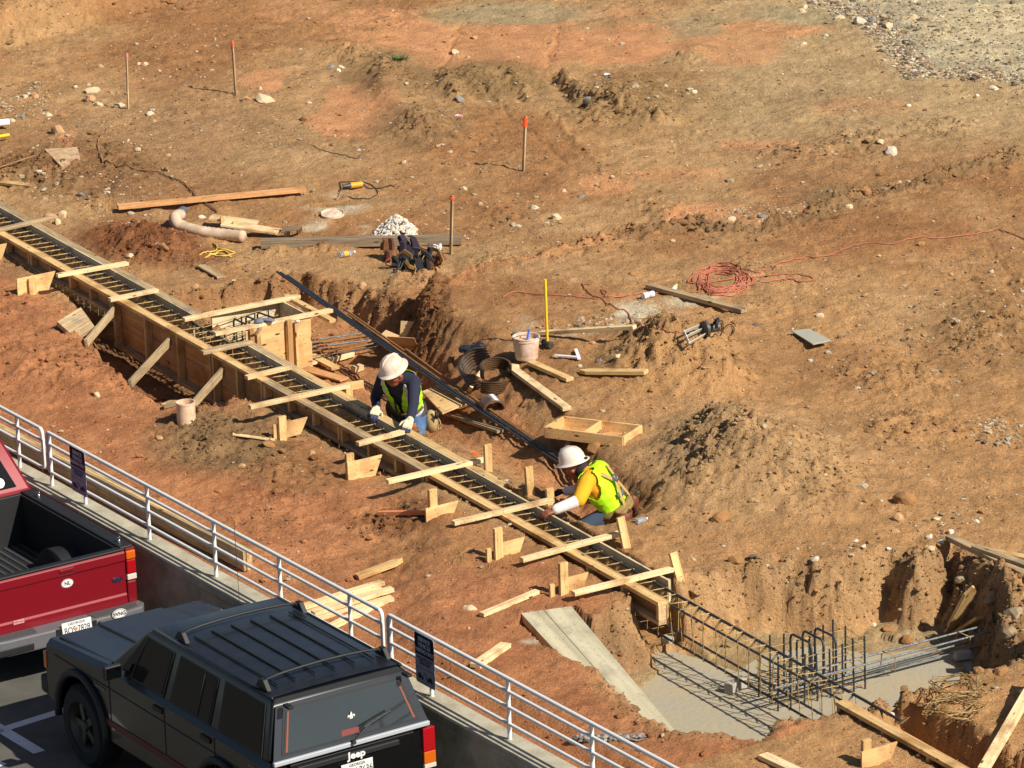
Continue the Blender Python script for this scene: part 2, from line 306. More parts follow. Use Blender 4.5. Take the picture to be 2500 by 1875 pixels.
# clods and crumbs -----------------------------------------------------
rough = np.clip(rough, 0, 1.6)
flat = np.clip(1-1.3*(blob(1290,115,400,55)+blob(880,250,110,60)+blob(900,290,90,40)+blob(640,200,60,24)+blob(1800,120,120,50)), 0, 1)
rough *= .25+.75*flat
pitfl = ss((sP-.18)/.15); rough *= 1-.8*pitfl
edge = np.exp(-((sP-.08)/.24)**2)+np.exp(-((sA-.05)/.24)**2)*.8*ss((1150-PXg)/120); H += edge*(.10*fbm(GX, GY, 2.6, 301, 3)+.05*fbm(GX, GY, 7, 305, 3)); rough = np.clip(rough+.6*edge, 0, 2.2)
n1 = fbm(GX, GY, 5, 60, 3); n2 = fbm(GX, GY, 13, 66, 3, .6); n3 = 1-np.abs(vn(GX, GY, 8, 70)*2.6)
H += rough*(.040*n1+.034*n2+.014*n3+.012*vn(GX, GY, 22, 78))+(.35+.65*flat)*(.013*n2+.007*vn(GX, GY, 24, 77)+.016*n1)
st = np.abs(fbm(GU, GV, 7, 81, 2)); H -= rough*.03*ss((.06-st)/.06)
H += .020*fbm(GX, GY, 3.3, 201, 3)+.006*fbm(GX, GY, 9.5, 207, 2)*(.4+.6*flat); H = np.where(sR > -.03, np.minimum(H, planeR-.095), H)
H = np.where(sP > .42, np.minimum(H, -.425+.012*n2), H); _m = ss((GV+5.12)/.35); H = H*_m-.03*(1-_m)
inner = (np.abs(GX) < 8.2) & (GY > -11.3) & (GY < 20.3)
H = np.where(inner, H, np.clip(H, -.1, .3))
def hgt(x, y):
    i = int(np.clip(np.searchsorted(XS, x)-1, 0, len(XS)-2)); j = int(np.clip(np.searchsorted(YS, y)-1, 0, len(YS)-2))
    a = (x-XS[i])/(XS[i+1]-XS[i]); b = (y-YS[j])/(YS[j+1]-YS[j])
    return float((H[j,i]*(1-a)+H[j,i+1]*a)*(1-b)+(H[j+1,i]*(1-a)+H[j+1,i+1]*a)*b)
def G(x, y, dz=0.):                       # where the sight line through this spot of the photo meets the ground
    a = P(x, y, .75); b = P(x, y, -.6); n = 90; pz = None
    for k in range(n+1):
        p = a.lerp(b, k/n)
        if p.z <= hgt(p.x, p.y): break
    return Vector((p.x, p.y, hgt(p.x, p.y)+dz))
# colour of the soil ----------------------------------------------------
def mixc(c, rgb, m):
    t = np.array(lin(rgb)); m = np.clip(m, 0, 1)[..., None]; return c*(1-m)+t*m
C = np.ones(GX.shape+(3,))*np.array(lin((176,126,78)))
big = fbm(GX, GY, .5, 90, 4); med = fbm(GX, GY, 2.2, 95, 4)
C = mixc(C, (190,146,98), ss(big*2.2+.35)*.7)
C = mixc(C, (160,104,60), ss(-big*2.4+.1)*.55)
C = mixc(C, (190,138,86), ss((PXg-1350)/300)*ss((PYg-620)/250)*.85)
C = mixc(C, (186,158,116), ss((PXg-1500)/400)*ss((520-PYg)/300)*.6)
C = mixc(C, (176,142,102), blob(500,330,420,120,1.2)*.45)
near = ss((vN(GU)-GV)/.5)*(GU < 9.6); C = mixc(C, (188,120,74), near*.95); C = mixc(C, (166,100,58), near*ss(med*2+.2)*.5)
C = mixc(C, (176,122,72), near*(blob(1150,1330,260,110,1.)*.8+blob(780,1130,170,70,1)*.6))
C = mixc(C, (190,124,74), ss(sA/.3)*.8)
for cx, cy, rx, ry, a in [(1290,115,390,55,1),(880,250,100,50,1),(880,300,110,45,1),(640,200,60,24,.9),(1010,90,80,60,.8),(940,60,140,45,.7),(1800,120,110,40,.7),(1890,70,120,22,.8),(1480,445,70,22,.8),(1650,420,120,16,.5),(1450,30,160,12,.5),(2120,260,120,22,.35),(1850,350,90,14,.6),(170,345,25,18,.8),(720,20,100,30,.4),(1720,520,110,25,.9)]:
    C = mixc(C, (208,142,92), ss(blob(cx, cy, rx, ry, .9)*1.8-.4+med*1.3)*ss(blob(cx, cy, rx, ry, .9)*4)*a)
C = mixc(C, (208,146,94), blob(1860,548,110,24,.4)); C = mixc(C, (208,146,94), blob(1780,560,90,20,.4)*.9)
for cx, cy, rx, ry, a in [(1250,30,200,26,.8),(1700,60,70,30,.5),(1980,40,150,26,.9)]: C = mixc(C, (170,148,112), blob(cx, cy, rx, ry, .8)*a)
road = sdist(wx, wy, pp([(1960,-10),(2120,55),(2160,110),(2230,190),(2400,190),(2520,210),(2900,260),(4000,-800),(2000,-700)])); C = mixc(C, (206,184,146), ss(road/.8+.4))
C = mixc(C, (150,142,128), ss(1-np.abs(road-.2)/.45)*.7); C = mixc(C, (150,140,120), ss(road/.5)*ss(fbm(GX*.5, GY*2, 1.5, 120, 3)*3)*.5)
_s = sdist(wx, wy, plat); _f = ss((PXg-1450)/150); C = mixc(C, (126,98,68), np.exp(-((_s-.22)/.11)**2)*_f*.65); C = mixc(C, (214,142,88), np.exp(-((_s+.10)/.13)**2)*_f*ss(med*3+.5)*.8); C = mixc(C, (196,128,78), np.exp(-((_s-.02)/.3)**2)*ss((PXg-960)/80)*(1-_f)*.8)  # dark band puts the ledge's overhang shade into the colour; orange is bare soil
# white marks where powder was spilled
for cx, cy, rx, ry in [(820,500,60,22),(800,555,60,20),(700,580,70,10),(870,555,40,14),(1520,830,110,30),(1700,800,60,10),(1450,880,140,22),(1390,855,90,24),(1530,820,60,12),(840,1010,60,10),(1300,1600,14,10),(1340,1590,12,8),(1740,1740,20,5),(1500,740,70,6)]:
    C = mixc(C, (214,196,168), blob(cx, cy, rx, ry, 1.2)*ss(med*3+.45)*.75)
# dug-up brown earth
for cx, cy, rx, ry, a, rgb in [(330,590,150,60,.9,(134,76,40)),(430,625,110,35,.8,(138,82,46)),(200,420,200,70,.6,(128,88,54)),(545,1085,180,80,.85,(138,108,72)),(1190,200,150,50,.75,(142,110,70)),(1560,250,220,65,.6,(150,118,76)),(950,190,130,60,.7,(146,112,72)),(1020,310,130,50,.6,(146,114,76)),(1640,930,210,80,.6,(188,140,88)),(1820,1190,290,140,.6,(190,150,104)),(1690,1170,110,90,.4,(156,124,88)),(1560,940,90,45,.3,(156,120,80)),(2000,950,200,60,.4,(150,104,62)),(2250,820,150,60,.3,(196,156,110)),(1030,800,80,60,.8,(126,84,48)),(1000,1290,90,35,.6,(126,78,46)),(730,1165,120,50,.5,(140,96,60)),(2400,860,150,90,.5,(146,108,66)),(1940,560,170,24,.35,(140,112,72)),(2150,470,220,25,.6,(140,114,78)),(2300,1440,150,60,.4,(160,124,84)),(40,600,130,80,.4,(140,92,56))]:
    C = mixc(C, rgb, blob(cx, cy, rx, ry, .7)*a)
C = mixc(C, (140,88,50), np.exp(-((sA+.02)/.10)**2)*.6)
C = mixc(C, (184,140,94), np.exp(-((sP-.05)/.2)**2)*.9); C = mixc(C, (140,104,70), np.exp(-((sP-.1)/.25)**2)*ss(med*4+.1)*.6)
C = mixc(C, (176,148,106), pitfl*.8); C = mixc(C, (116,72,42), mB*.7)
C *= (1+.30*fbm(GX, GY, 4, 130, 4))[..., None]*(1+.16*vn(GX, GY, 30, 140))[..., None]
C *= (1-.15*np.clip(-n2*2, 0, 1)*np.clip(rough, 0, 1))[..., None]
_g = C.mean(-1, keepdims=True); C = (_g+(C-_g)*.87)*np.array([1.13,1.15,1.075]); C = np.clip(C, .004, .9)
def col_at(x, y):
    i = int(np.clip(np.searchsorted(XS, x)-1, 0, len(XS)-2)); j = int(np.clip(np.searchsorted(YS, y)-1, 0, len(YS)-2)); return C[j, i]
def grid_mesh():
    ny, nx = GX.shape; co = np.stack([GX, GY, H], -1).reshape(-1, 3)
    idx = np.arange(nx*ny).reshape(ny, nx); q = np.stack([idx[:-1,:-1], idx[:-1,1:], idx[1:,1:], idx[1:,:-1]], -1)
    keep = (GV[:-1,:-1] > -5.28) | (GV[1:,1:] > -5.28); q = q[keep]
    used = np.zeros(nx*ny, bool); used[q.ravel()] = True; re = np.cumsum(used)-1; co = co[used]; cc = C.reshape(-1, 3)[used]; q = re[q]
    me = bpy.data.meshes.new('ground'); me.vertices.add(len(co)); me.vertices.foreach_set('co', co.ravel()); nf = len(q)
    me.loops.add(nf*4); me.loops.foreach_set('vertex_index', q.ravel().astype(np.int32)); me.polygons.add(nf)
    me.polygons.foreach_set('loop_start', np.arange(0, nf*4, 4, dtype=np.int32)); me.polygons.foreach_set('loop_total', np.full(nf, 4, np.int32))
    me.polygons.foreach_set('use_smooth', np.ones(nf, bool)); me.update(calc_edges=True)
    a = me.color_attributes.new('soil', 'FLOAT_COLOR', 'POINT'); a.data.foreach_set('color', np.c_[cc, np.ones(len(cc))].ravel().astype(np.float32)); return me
def soil_mat(name, speck=True):
    m = bpy.data.materials.new(name); m.use_nodes = True; nt = m.node_tree; N, L = nt.nodes, nt.links; b = N['Principled BSDF']
    b.inputs['Roughness'].default_value = .95; b.inputs['Specular IOR Level'].default_value = .12
    at = N.new('ShaderNodeAttribute'); at.attribute_name = 'soil'; tc = N.new('ShaderNodeTexCoord'); src = at.outputs['Color']
    def nz(scale, det=4, rg=.6):
        n = N.new('ShaderNodeTexNoise'); n.inputs['Scale'].default_value = scale; n.inputs['Detail'].default_value = det; n.inputs['Roughness'].default_value = rg; L.new(tc.outputs['Object'], n.inputs['Vector']); return n
    n = nz(28, 6, .75); mr = N.new('ShaderNodeMapRange'); mr.inputs['From Min'].default_value = .3; mr.inputs['From Max'].default_value = .7; mr.inputs['To Min'].default_value = .72; mr.inputs['To Max'].default_value = 1.22; L.new(n.outputs['Fac'], mr.inputs[0])
    mu = N.new('ShaderNodeVectorMath'); mu.operation = 'SCALE'; L.new(src, mu.inputs[0]); L.new(mr.outputs[0], mu.inputs['Scale']); src = mu.outputs[0]
    if speck:
        for sc, th, colr, cut_ in ((34, .16, (216,196,164), .60), (60, .20, (198,172,136), .5), (80, .22, (110,78,52), .45)):
            vo = N.new('ShaderNodeTexVoronoi'); vo.inputs['Scale'].default_value = sc; L.new(tc.outputs['Object'], vo.inputs['Vector'])
            lt = N.new('ShaderNodeMath'); lt.operation = 'LESS_THAN'; L.new(vo.outputs['Distance'], lt.inputs[0]); lt.inputs[1].default_value = th
            sp = N.new('ShaderNodeSeparateColor'); L.new(vo.outputs['Color'], sp.inputs[0]); gt = N.new('ShaderNodeMath'); gt.operation = 'GREATER_THAN'; L.new(sp.outputs[0], gt.inputs[0]); gt.inputs[1].default_value = cut_
            n4 = nz(1.7, 3); g4 = N.new('ShaderNodeMapRange'); g4.inputs['From Min'].default_value = .42; g4.inputs['From Max'].default_value = .6; L.new(n4.outputs['Fac'], g4.inputs[0])
            mm = N.new('ShaderNodeMath'); mm.operation = 'MULTIPLY'; L.new(lt.outputs[0], mm.inputs[0]); L.new(gt.outputs[0], mm.inputs[1])
            m2 = N.new('ShaderNodeMath'); m2.operation = 'MULTIPLY'; L.new(mm.outputs[0], m2.inputs[0]); L.new(g4.outputs[0], m2.inputs[1])
            m3 = N.new('ShaderNodeMath'); m3.operation = 'MULTIPLY'; L.new(m2.outputs[0], m3.inputs[0]); m3.inputs[1].default_value = .75
            mx = N.new('ShaderNodeMixRGB'); L.new(m3.outputs[0], mx.inputs[0]); L.new(src, mx.inputs[1]); mx.inputs[2].default_value = lin(colr)+(1,); src = mx.outputs[0]
    L.new(src, b.inputs['Base Color'])
    b1 = nz(38, 8, .7); bp = N.new('ShaderNodeBump'); bp.inputs['Strength'].default_value = 1.0; bp.inputs['Distance'].default_value = .045; L.new(b1.outputs['Fac'], bp.inputs['Height'])
    L.new(bp.outputs[0], b.inputs['Normal']); return m
SOIL = soil_mat('soil_material'); CLOD = soil_mat('clod_material', False)
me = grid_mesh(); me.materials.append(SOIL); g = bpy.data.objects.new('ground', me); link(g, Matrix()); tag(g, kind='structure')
# loose lumps and stones as one mesh each --------------------------------
def scatter(name, n, weight, rmin, rmax, power, sub, jit, cfun, m, smooth, squash=.75, seed=1, box=None):
    r = np.random.default_rng(seed); flatw = weight*inner; w = flatw.ravel(); area = 1; w = w/w.sum(); idx = r.choice(len(w), n, p=w)
    x = GX.ravel()[idx]+r.uniform(-.012, .012, n); y = GY.ravel()[idx]+r.uniform(-.022, .022, n); z = H.ravel()[idx]
    rad = rmin*(1-r.random(n)*(1-(rmin/rmax)**power))**(-1/power)
    bv, bf = ICO[sub]; bv = np.array(bv); bf = np.array(bf); k = len(bv)
    a = r.uniform(0, 2*np.pi, n); sc = np.stack([r.uniform(.7, 1.3, n), r.uniform(.7, 1.2, n), r.uniform(.5, .9, n)*squash], -1)
    vj = 1+jit*r.uniform(-1, 1, (n, k)); p = bv[None]*vj[..., None]*sc[:, None]*rad[:, None, None]
    ca, sa = np.cos(a)[:, None], np.sin(a)[:, None]; X = p[..., 0]*ca-p[..., 1]*sa+x[:, None]; Y = p[..., 0]*sa+p[..., 1]*ca+y[:, None]; Zc = p[..., 2]+(z+rad*.15)[:, None]
    co = np.stack([X, Y, Zc], -1).reshape(-1, 3); fs = (bf[None]+(np.arange(n)*k)[:, None, None]).reshape(-1, 3)
    me = bpy.data.meshes.new(name); me.vertices.add(len(co)); me.vertices.foreach_set('co', co.ravel()); nf = len(fs); me.loops.add(nf*3); me.loops.foreach_set('vertex_index', fs.ravel().astype(np.int32))
    me.polygons.add(nf); me.polygons.foreach_set('loop_start', np.arange(0, nf*3, 3, dtype=np.int32)); me.polygons.foreach_set('loop_total', np.full(nf, 3, np.int32)); me.polygons.foreach_set('use_smooth', np.full(nf, smooth)); me.update(calc_edges=True)
    cc = cfun(idx, r, n); at = me.color_attributes.new('soil', 'FLOAT_COLOR', 'POINT'); at.data.foreach_set('color', np.c_[np.repeat(cc, k, 0), np.ones(n*k)].ravel().astype(np.float32))
    me.materials.append(m); o = bpy.data.objects.new(name, me); link(o, Matrix()); return o
vis = ((PXg > -60) & (PXg < 2560) & (PYg > -60) & (PYg < 1960) & (GV > -5.0)).astype(float)
okp = vis*(1-.95*mC)
PAL = np.array([lin(c) for c in ((206,184,150),(186,160,126),(222,206,180),(156,136,112),(126,112,98),(196,154,110),(170,128,86))])
def cpeb(idx, r, n): return PAL[r.choice(7, n, p=[.25,.22,.1,.13,.08,.12,.1])]*r.uniform(.8, 1.1, (n, 1))
def cclod(idx, r, n): return C.reshape(-1, 3)[idx]*r.uniform(.75, 1.15, (n, 1))
gravel = np.clip(ss(road/.5+.6)*(1-.6*ss((road-.8)/1.)), 0, 1)
peb_w = okp*(.10+3.0*np.clip(fbm(GX, GY, .9, 150, 4), 0, 1)+.5*blob(420,330,420,130,1)+.5*np.clip(rough-.4, 0, 1))*(1-.9*pitfl)*(.35+.65*flat)
peb_w *= 1-.55*near
o = scatter('scattered_pebbles', 20000, peb_w, .004, .032, 2.2, 1, .25, cpeb, CLOD, False, seed=3); tag(o, 'pale pebbles and stone chips strewn over the red-brown earth', 'pebbles', kind='stuff')
o = scatter('roadside_gravel', 5200, vis*gravel*(.15+1.3*ss(1-np.abs(road-.05)/.4)), .012, .055, 2.2, 1, .25, lambda i, r, n: PAL[r.choice(7, n, p=[.24,.12,.14,.2,.24,.04,.02])]*r.uniform(.85, 1.25, (n, 1)), CLOD, False, seed=4); tag(o, 'band of grey and white gravel at the edge of the pale haul road', 'gravel', kind='stuff')
rub = sum(blob(cx, cy, rx, ry, 1.)*a for cx, cy, rx, ry, a in ((2440,1095,60,36,1.5),(1500,862,80,26,1.2),(1400,880,60,14,.8),(1900,1405,80,14,.8),(2000,1375,60,14,.7),(2300,1315,70,34,.35),(1830,520,90,20,.5),(60,245,70,40,.5),(450,130,200,60,.06),(2400,800,160,120,.10),(2100,880,260,120,.05),(2200,1200,260,100,.05),(1560,245,160,50,.10),(230,470,160,40,.15),(1230,540,160,60,.05),(330,520,120,30,.12),(2050,510,160,22,.25),(800,330,700,220,.012),(1900,300,500,150,.015)))
o = scatter('stone_rubble', 2600, okp*(rub+.004), .010, .055, 2.0, 1, .3, lambda i, r, n: PAL[r.choice(7, n, p=[.3,.15,.25,.1,.08,.07,.05])]*r.uniform(.8, 1.12, (n, 1)), CLOD, False, squash=.8, seed=8); tag(o, 'pale stone rubble in loose patches over the site', 'rubble', kind='stuff')
o = scatter('earth_clods', 24000, okp*(.07+np.clip(rough-.15, 0, 2)**1.7)*(1-pitfl*.8), .007, .06, 2.3, 1, .30, cclod, CLOD, False, seed=5); tag(o, 'crumbly brown clods of dug-up earth', 'clods', kind='stuff')
def ccr(idx, r, n): return np.clip(C.reshape(-1, 3)[idx]*r.choice([.62,.8,1.0,1.18,1.4], (n, 1), p=[.16,.24,.26,.22,.12])*r.uniform(.92, 1.08, (n, 3)), 0, .85)
o = scatter('soil_crumbs', 60000, okp*(.35+np.clip(rough, 0, 1.5)*.7+1.2*np.clip(fbm(GX, GY, 1.6, 411, 3), 0, 1))*(.45+.55*flat)*(1-.7*pitfl), .0035, .020, 2.6, 1, .3, ccr, CLOD, False, squash=.9, seed=12); tag(o, 'fine crumbs of dry soil covering the site', 'soil crumbs', kind='stuff')
# ================================================================ PAVED LOT, WALL
ZP = -.95
ASPH = mat('asphalt', (98,95,88), .9, var=.35, vscale=3, bump=.5, bscale=220)
def quad(name, pts, m, **k):
    mb = MB(); mb.add(pts, [tuple(range(len(pts)))]); return mb.build(name, m, **k)
tag(quad('parking_lot', [UV(-120,-5.2,ZP), UV(120,-5.2,ZP), UV(120,-160,ZP), UV(-120,-160,ZP)], ASPH), kind='structure')
PAINT = mat('road_paint', (222,222,224), .7, var=.15, vscale=14)
# ================================================================ WALL + RAILING + SIGNS
CONC = mat('concrete', (186,178,158), .9, var=.28, vscale=5, bump=.4, bscale=50, rgb2=(150,142,122))
CONCD = mat('shaded_concrete', (182,172,148), .9, var=.3, vscale=4, bump=.4, bscale=40, rgb2=(140,130,108))  # upright wall faces: darker copy of the concrete, shade put into the colour
RAIL = mat('white_paint', (226,225,222), .45, var=.06, vscale=8)
mb = MB(); prof = [(-5.40,-1.0),(-5.40,-.10),(-5.415,-.075),(-5.415,-.012),(-5.40,0),(-5.15,0),(-5.15,-1.0)]
prof = [(a, b) for a, b in prof]; n = len(prof); us = [-40+ k*.9 for k in range(90)]
vs = []
for k, u_ in enumerate(us):
    for i, (a, b) in enumerate(prof): vs.append(UV(u_, a+(random.uniform(-.006, .006) if i in (2,3) else 0), b+(random.uniform(-.008,.008) if i in (1,2) else 0)))
fs = [(k*n+i, k*n+(i+1) % n, (k+1)*n+(i+1) % n, (k+1)*n+i) for k in range(len(us)-1) for i in range(n)]
mb.add(vs, fs); w = mb.build('retaining_wall', [CONC, CONCD])
for p_ in w.data.polygons:
    if abs(p_.normal.z) < .5: p_.material_index = 1
tag(w, 'low concrete retaining wall holding the red earth above the car park', 'wall')
HT = (.545, .43, .29, .14)
def railing(u0, u1, posts, name, label, left_end=True, right_end=True):
    r = empty(name, UV((u0+u1)/2, -5.26, 0), label, 'railing', 'white pipe railings on the retaining wall')
    for i, z in enumerate(HT):
        mb = MB(); pts = [UV(u0+(.03 if left_end and i in (0,3) else 0), -5.26, z), UV(u1-(.03 if right_end and i in (0,3) else 0), -5.26, z)]
        mb.tube(pts, .0185 if i == 0 else .0155, 12); mb.build('rail', RAIL, r, auto=50)
    for e, s in ((u0, 1), (u1, -1)):
        if (e == u0 and left_end) or (e == u1 and right_end):
            mb = MB(); pts = [UV(e+s*.05, -5.26, HT[0]), UV(e+s*.02, -5.26, HT[0]-.006), UV(e+s*.004, -5.26, HT[0]-.03), UV(e, -5.26, HT[0]-.06), UV(e, -5.26, HT[3]+.04), UV(e+s*.006, -5.26, HT[3]+.015), UV(e+s*.04, -5.26, HT[3])]
            mb.tube(pts, .0185, 12); mb.build('end_bend', RAIL, r, auto=50)
    for q in posts:
        mb = MB(); mb.cyl(UV(q, -5.26, -.02), UV(q, -5.26, HT[0]), .018, n=14); o = mb.build('post', RAIL, r, auto=50)
        mb = MB(); mb.cyl(UV(q, -5.26, 0), UV(q, -5.26, .006), .027, n=14); mb.build('base_ring', CONC, r)
    return r
railing(-8.5, -.30, [-8.3,-7.1,-5.8,-4.6,-3.35,-2.1,-.84], 'railing', 'left section of white pipe railing that ends beside the first parking sign', False, True)
railing(-.20, 5.99, [-.16,.53,1.80,3.06,4.24,5.45], 'railing', 'long middle section of white pipe railing behind the black SUV')
railing(6.09, 14., [6.12,6.76,7.97,9.2,10.4,11.6], 'railing', 'right section of white pipe railing running down to the lower edge', True, False)
def text(name, body, size, M, m, parent, label=None, ext=.0008, xs=1.0, align='CENTER', bold=.0):
    c = bpy.data.curves.new(name, 'FONT'); c.body = body; c.size = size; c.extrude = ext; c.align_x = align; c.align_y = 'CENTER'; c.offset = bold; c.resolution_u = 3
    t = bpy.data.objects.new('tmp', c); me = bpy.data.meshes.new_from_object(t); bpy.data.objects.remove(t); me.name = name
    me.materials.clear(); me.materials.append(m)
    for v in me.vertices: v.co.x *= xs
    o = bpy.data.objects.new(name, me); link(o, M, parent); return tag(o, label)
def plane_M(o, x, y):
    x = x.normalized(); y = (y-x*y.dot(x)).normalized(); z = x.cross(y); return Matrix(((x.x,y.x,z.x,o.x),(x.y,y.y,z.y,o.y),(x.z,y.z,z.z,o.z),(0,0,0,1)))
SBLK = mat('sign_black', (26,26,30), .4); SGRY = mat('sign_grey', (176,174,190), .45, var=.08, vscale=20); SWHT = mat('sign_white', (205,205,215), .5); SINK = mat('sign_ink', (50,48,58), .5)
def parking_sign(u0, top, label):
    r = empty('parking_sign', UV(u0, -5.285, top-.457), label, 'sign', 'service vehicle parking signs on the railing')
    M = plane_M(UV(u0, -5.30, top-.457), U, Z)
    def rr(w, h, q, n=5):
        pts = []
        for cx, cy, a in ((w-q, h-q, 0), (q, h-q, 90), (q, q, 180), (w-q, q, 270)):
            for k in range(n+1): t = R(a+90*k/n); pts.append((cx+q*math.cos(t), cy+q*math.sin(t)))
        return pts
    mb = MB(); mb.prism(rr(.305, .457, .022), -.0025, 0, axis='z', M=M); mb.build('sign_plate', SGRY, r, M=M)
    p2 = [(x, y) for x, y in rr(.305, .457, .022) if y > .26]; p2 = [(.305, .265)]+[q for q in p2]+[(0, .265)]
    mb = MB(); mb.prism(p2, .0006, .0016, axis='z', M=M); mb.build('black_panel', SBLK, r, M=M)
    T = lambda x, y: M @ Matrix.Translation((x, y, .0024))
    for k, (tx, s_, xs) in enumerate((('SERVICE', .052, 1.0), ('VEHICLE', .052, 1.0), ('PARKING ONLY', .052, .80))):
        text('lettering', tx, s_, T(.1525, .408-.052*k), SWHT, r, xs=xs, bold=.0012)
    for k, tx in enumerate(('UNAUTHORIZED VEHICLES', 'TOWED AT VEHICLE', "OWNER'S EXPENSE")):
        text('small_lettering', tx, .021, T(.1525, .238-.024*k), SINK, r, xs=.95)
    fr = MB(); w_, h_, q = .27, .135, .02; outer = rr(w_, h_, q); inn = [(x*(w_-.008)/w_+.004, y*(h_-.008)/h_+.004) for x, y in outer]; n_ = len(outer)
    M2 = M @ Matrix.Translation((.0175, .018, .002)); fr.add([M2 @ Vector((x, y, 0)) for x, y in outer+inn], [(i, (i+1) % n_, (i+1) % n_+n_, i+n_) for i in range(n_)])
    fr.build('pictogram_border', SINK, r, M=M2)
    tk = MB()
    for poly in ([(.02,.05),(.03,.075),(.06,.078),(.075,.058),(.105,.05),(.105,.035),(.02,.035)], [(.16,.05),(.165,.06),(.2,.06),(.205,.08),(.235,.078),(.25,.05),(.25,.035),(.16,.035)], [(.165,.06),(.13,.098),(.126,.095),(.158,.055)], [(.13,.098),(.104,.06),(.101,.063),(.127,.1)]):
        tk.prism(poly, 0, .001, axis='z', M=M2)
    for cx in (.04, .09, .18, .235): tk.prism([(cx+.014*math.cos(t*.785), .034+.014*math.sin(t*.785)) for t in range(8)], 0, .0014, axis='z', M=M2)
    tk.build('tow_pictogram', SINK, r, M=M2)
    return r
parking_sign(.34, .565, 'black and grey SERVICE VEHICLE PARKING ONLY sign on the railing behind the red pickup')
parking_sign(6.58, .555, 'black and grey SERVICE VEHICLE PARKING ONLY sign right of the black SUV roof')
# ================================================================ FOOTING SLAB
SLAB = mat('pit_concrete', (168,152,122), .92, var=.2, vscale=1.6, bump=.7, bscale=18, rgb2=(156,150,134))
sp = [P(x, y, -.40) for x, y in ((1480,1590),(1560,1575),(1640,1590),(1720,1612),(1800,1640),(1860,1600),(1930,1588),(2000,1575),(2080,1590),(2150,1600),(2230,1585),(2300,1600),(2370,1570),(2420,1585),(2455,1630),(2520,1720),(2200,1850),(1900,1950),(1700,1950),(1450,1750))]
tag(quad('footing_slab', sp, SLAB), kind='structure')
# ================================================================ FORMWORK
def fl(fn, u_, dv=0., z=0.): return UV(u_, fn(u_)+dv, z)
def form_segment(r, fn, u0, u1, z0, z1, side, stud_z=None, ply=W_PLYT, step=.62, top=True, bottom=True, topm=W_YEL, plt=.019):
    """side=+1: studs on the near side, sheet on the far side of the plate; -1 the other way round"""
    g = .0015; s = side
    if top: board('top_plate', fl(fn, u0, s*.0445, z1-.019), fl(fn, u1, s*.0445, z1-.019), .089, .038, topm, parent=r)
    if bottom: board('bottom_plate', fl(fn, u0, s*.0445, z0+.019), fl(fn, u1, s*.0445, z0+.019), .089, .038, W_OLD, parent=r)
    A = fl(fn, u0, s*(.089+g+plt/2), (z0+z1)/2); B = fl(fn, u1, s*(.089+g+plt/2), (z0+z1)/2)
    board('panel', A, B, (z1-z0)-.002, plt, ply, zh=V, parent=r)
    if stud_z is not None:
        n = max(2, int(round((u1-u0)/step))+1)
        for k in range(n):
            u_ = u0+.03+(u1-u0-.06)*k/(n-1)
            board('stud', fl(fn, u_, s*.046, stud_z), fl(fn, u_, s*.046, z1-.0395), .038, .082, W_YEL, zh=V, parent=r)
ZT = .22
nf = empty('concrete_form', fl(vN, -.5, .05, 0), 'long near side of the footing form with tan top boards, reaching the pit', 'formwork')
form_segment(nf, vN, -12.5, -7.0, 0, ZT, 1, .04); form_segment(nf, vN, -6.99, -4.80, 0, ZT, 1, .04)
form_segment(nf, vN, -4.79, -2.35, -.35, ZT, 1, -.34, step=.80); form_segment(nf, vN, -2.34, -1.15, -.35, ZT, 1, -.34, step=.55)
form_segment(nf, vN, -1.14, .55, 0, ZT, 1, .04, step=.5, topm=W_OLD); form_segment(nf, vN, .56, 2.3, 0, ZT, 1, .04, topm=W_OLD); form_segment(nf, vN, 2.31, 6.60, 0, ZT, 1, .04, topm=W_YEL)
for k in range(4): # broken-back boards under the joint lines of the tall panels
    u_ = -4.1+.8*k; board('seam_batten', fl(vN, u_, .083, -.07), fl(vN, u_+.6, .083, -.07), .02, .006, W_OLD, zh=V, parent=nf)
board('end_block', fl(vN, 6.585, .045, .04), fl(vN, 6.585, .045, .18), .02, .084, W_NEW, zh=V, parent=nf)
ff = empty('concrete_form', fl(vF, -6, -.03, 0), 'far side of the footing form left of the pilaster box, grey inner face', 'formwork')
form_segment(ff, vF, -12.5, -8.2, -.40, ZT, -1, None, W_PLYG, topm=W_OLD, bottom=False); form_segment(ff, vF, -8.19, -5.6, -.40, ZT, -1, None, W_PLYG, topm=W_OLD, bottom=False); form_segment(ff, vF, -5.59, -3.62, -.40, ZT, -1, None, W_PLYG, topm=W_OLD, bottom=False)
fg = empty('concrete_form', fl(vF, 2, -.03, 0), 'far side of the footing form where both workers kneel, right of the pilaster box', 'formwork')
form_segment(fg, vF, -2.38, -1.35, -.38, ZT, -1, -.34, W_PLYG, topm=W_OLD); form_segment(fg, vF, -1.34, 1.15, -.3, ZT, -1, -.28, W_PLYG, topm=W_YEL); form_segment(fg, vF, 1.16, 3.1, -.15, ZT, -1, -.1, W_PLYG, topm=W_YEL)
form_segment(fg, vF, 3.11, 6.20, -.02, ZT, -1, None, W_PLYG, topm=W_PLYG, bottom=False, top=False, plt=.024)
for u_ in (3.2, 4.3, 5.4, 6.1): board('stud', fl(vF, u_, -.065, 0), fl(vF, u_, -.065, .19), .038, .06, W_OLD, zh=V, parent=fg)
ng = empty('concrete_form', fl(vN, 10.6, .05, 0), 'short run of box form at the lower right corner beyond the pit', 'formwork')
form_segment(ng, vN, 9.40, 11.4, 0, ZT, 1, .04, topm=W_YEL, ply=W_RED); form_segment(ng, vN, 11.41, 13, 0, ZT, 1, .04)
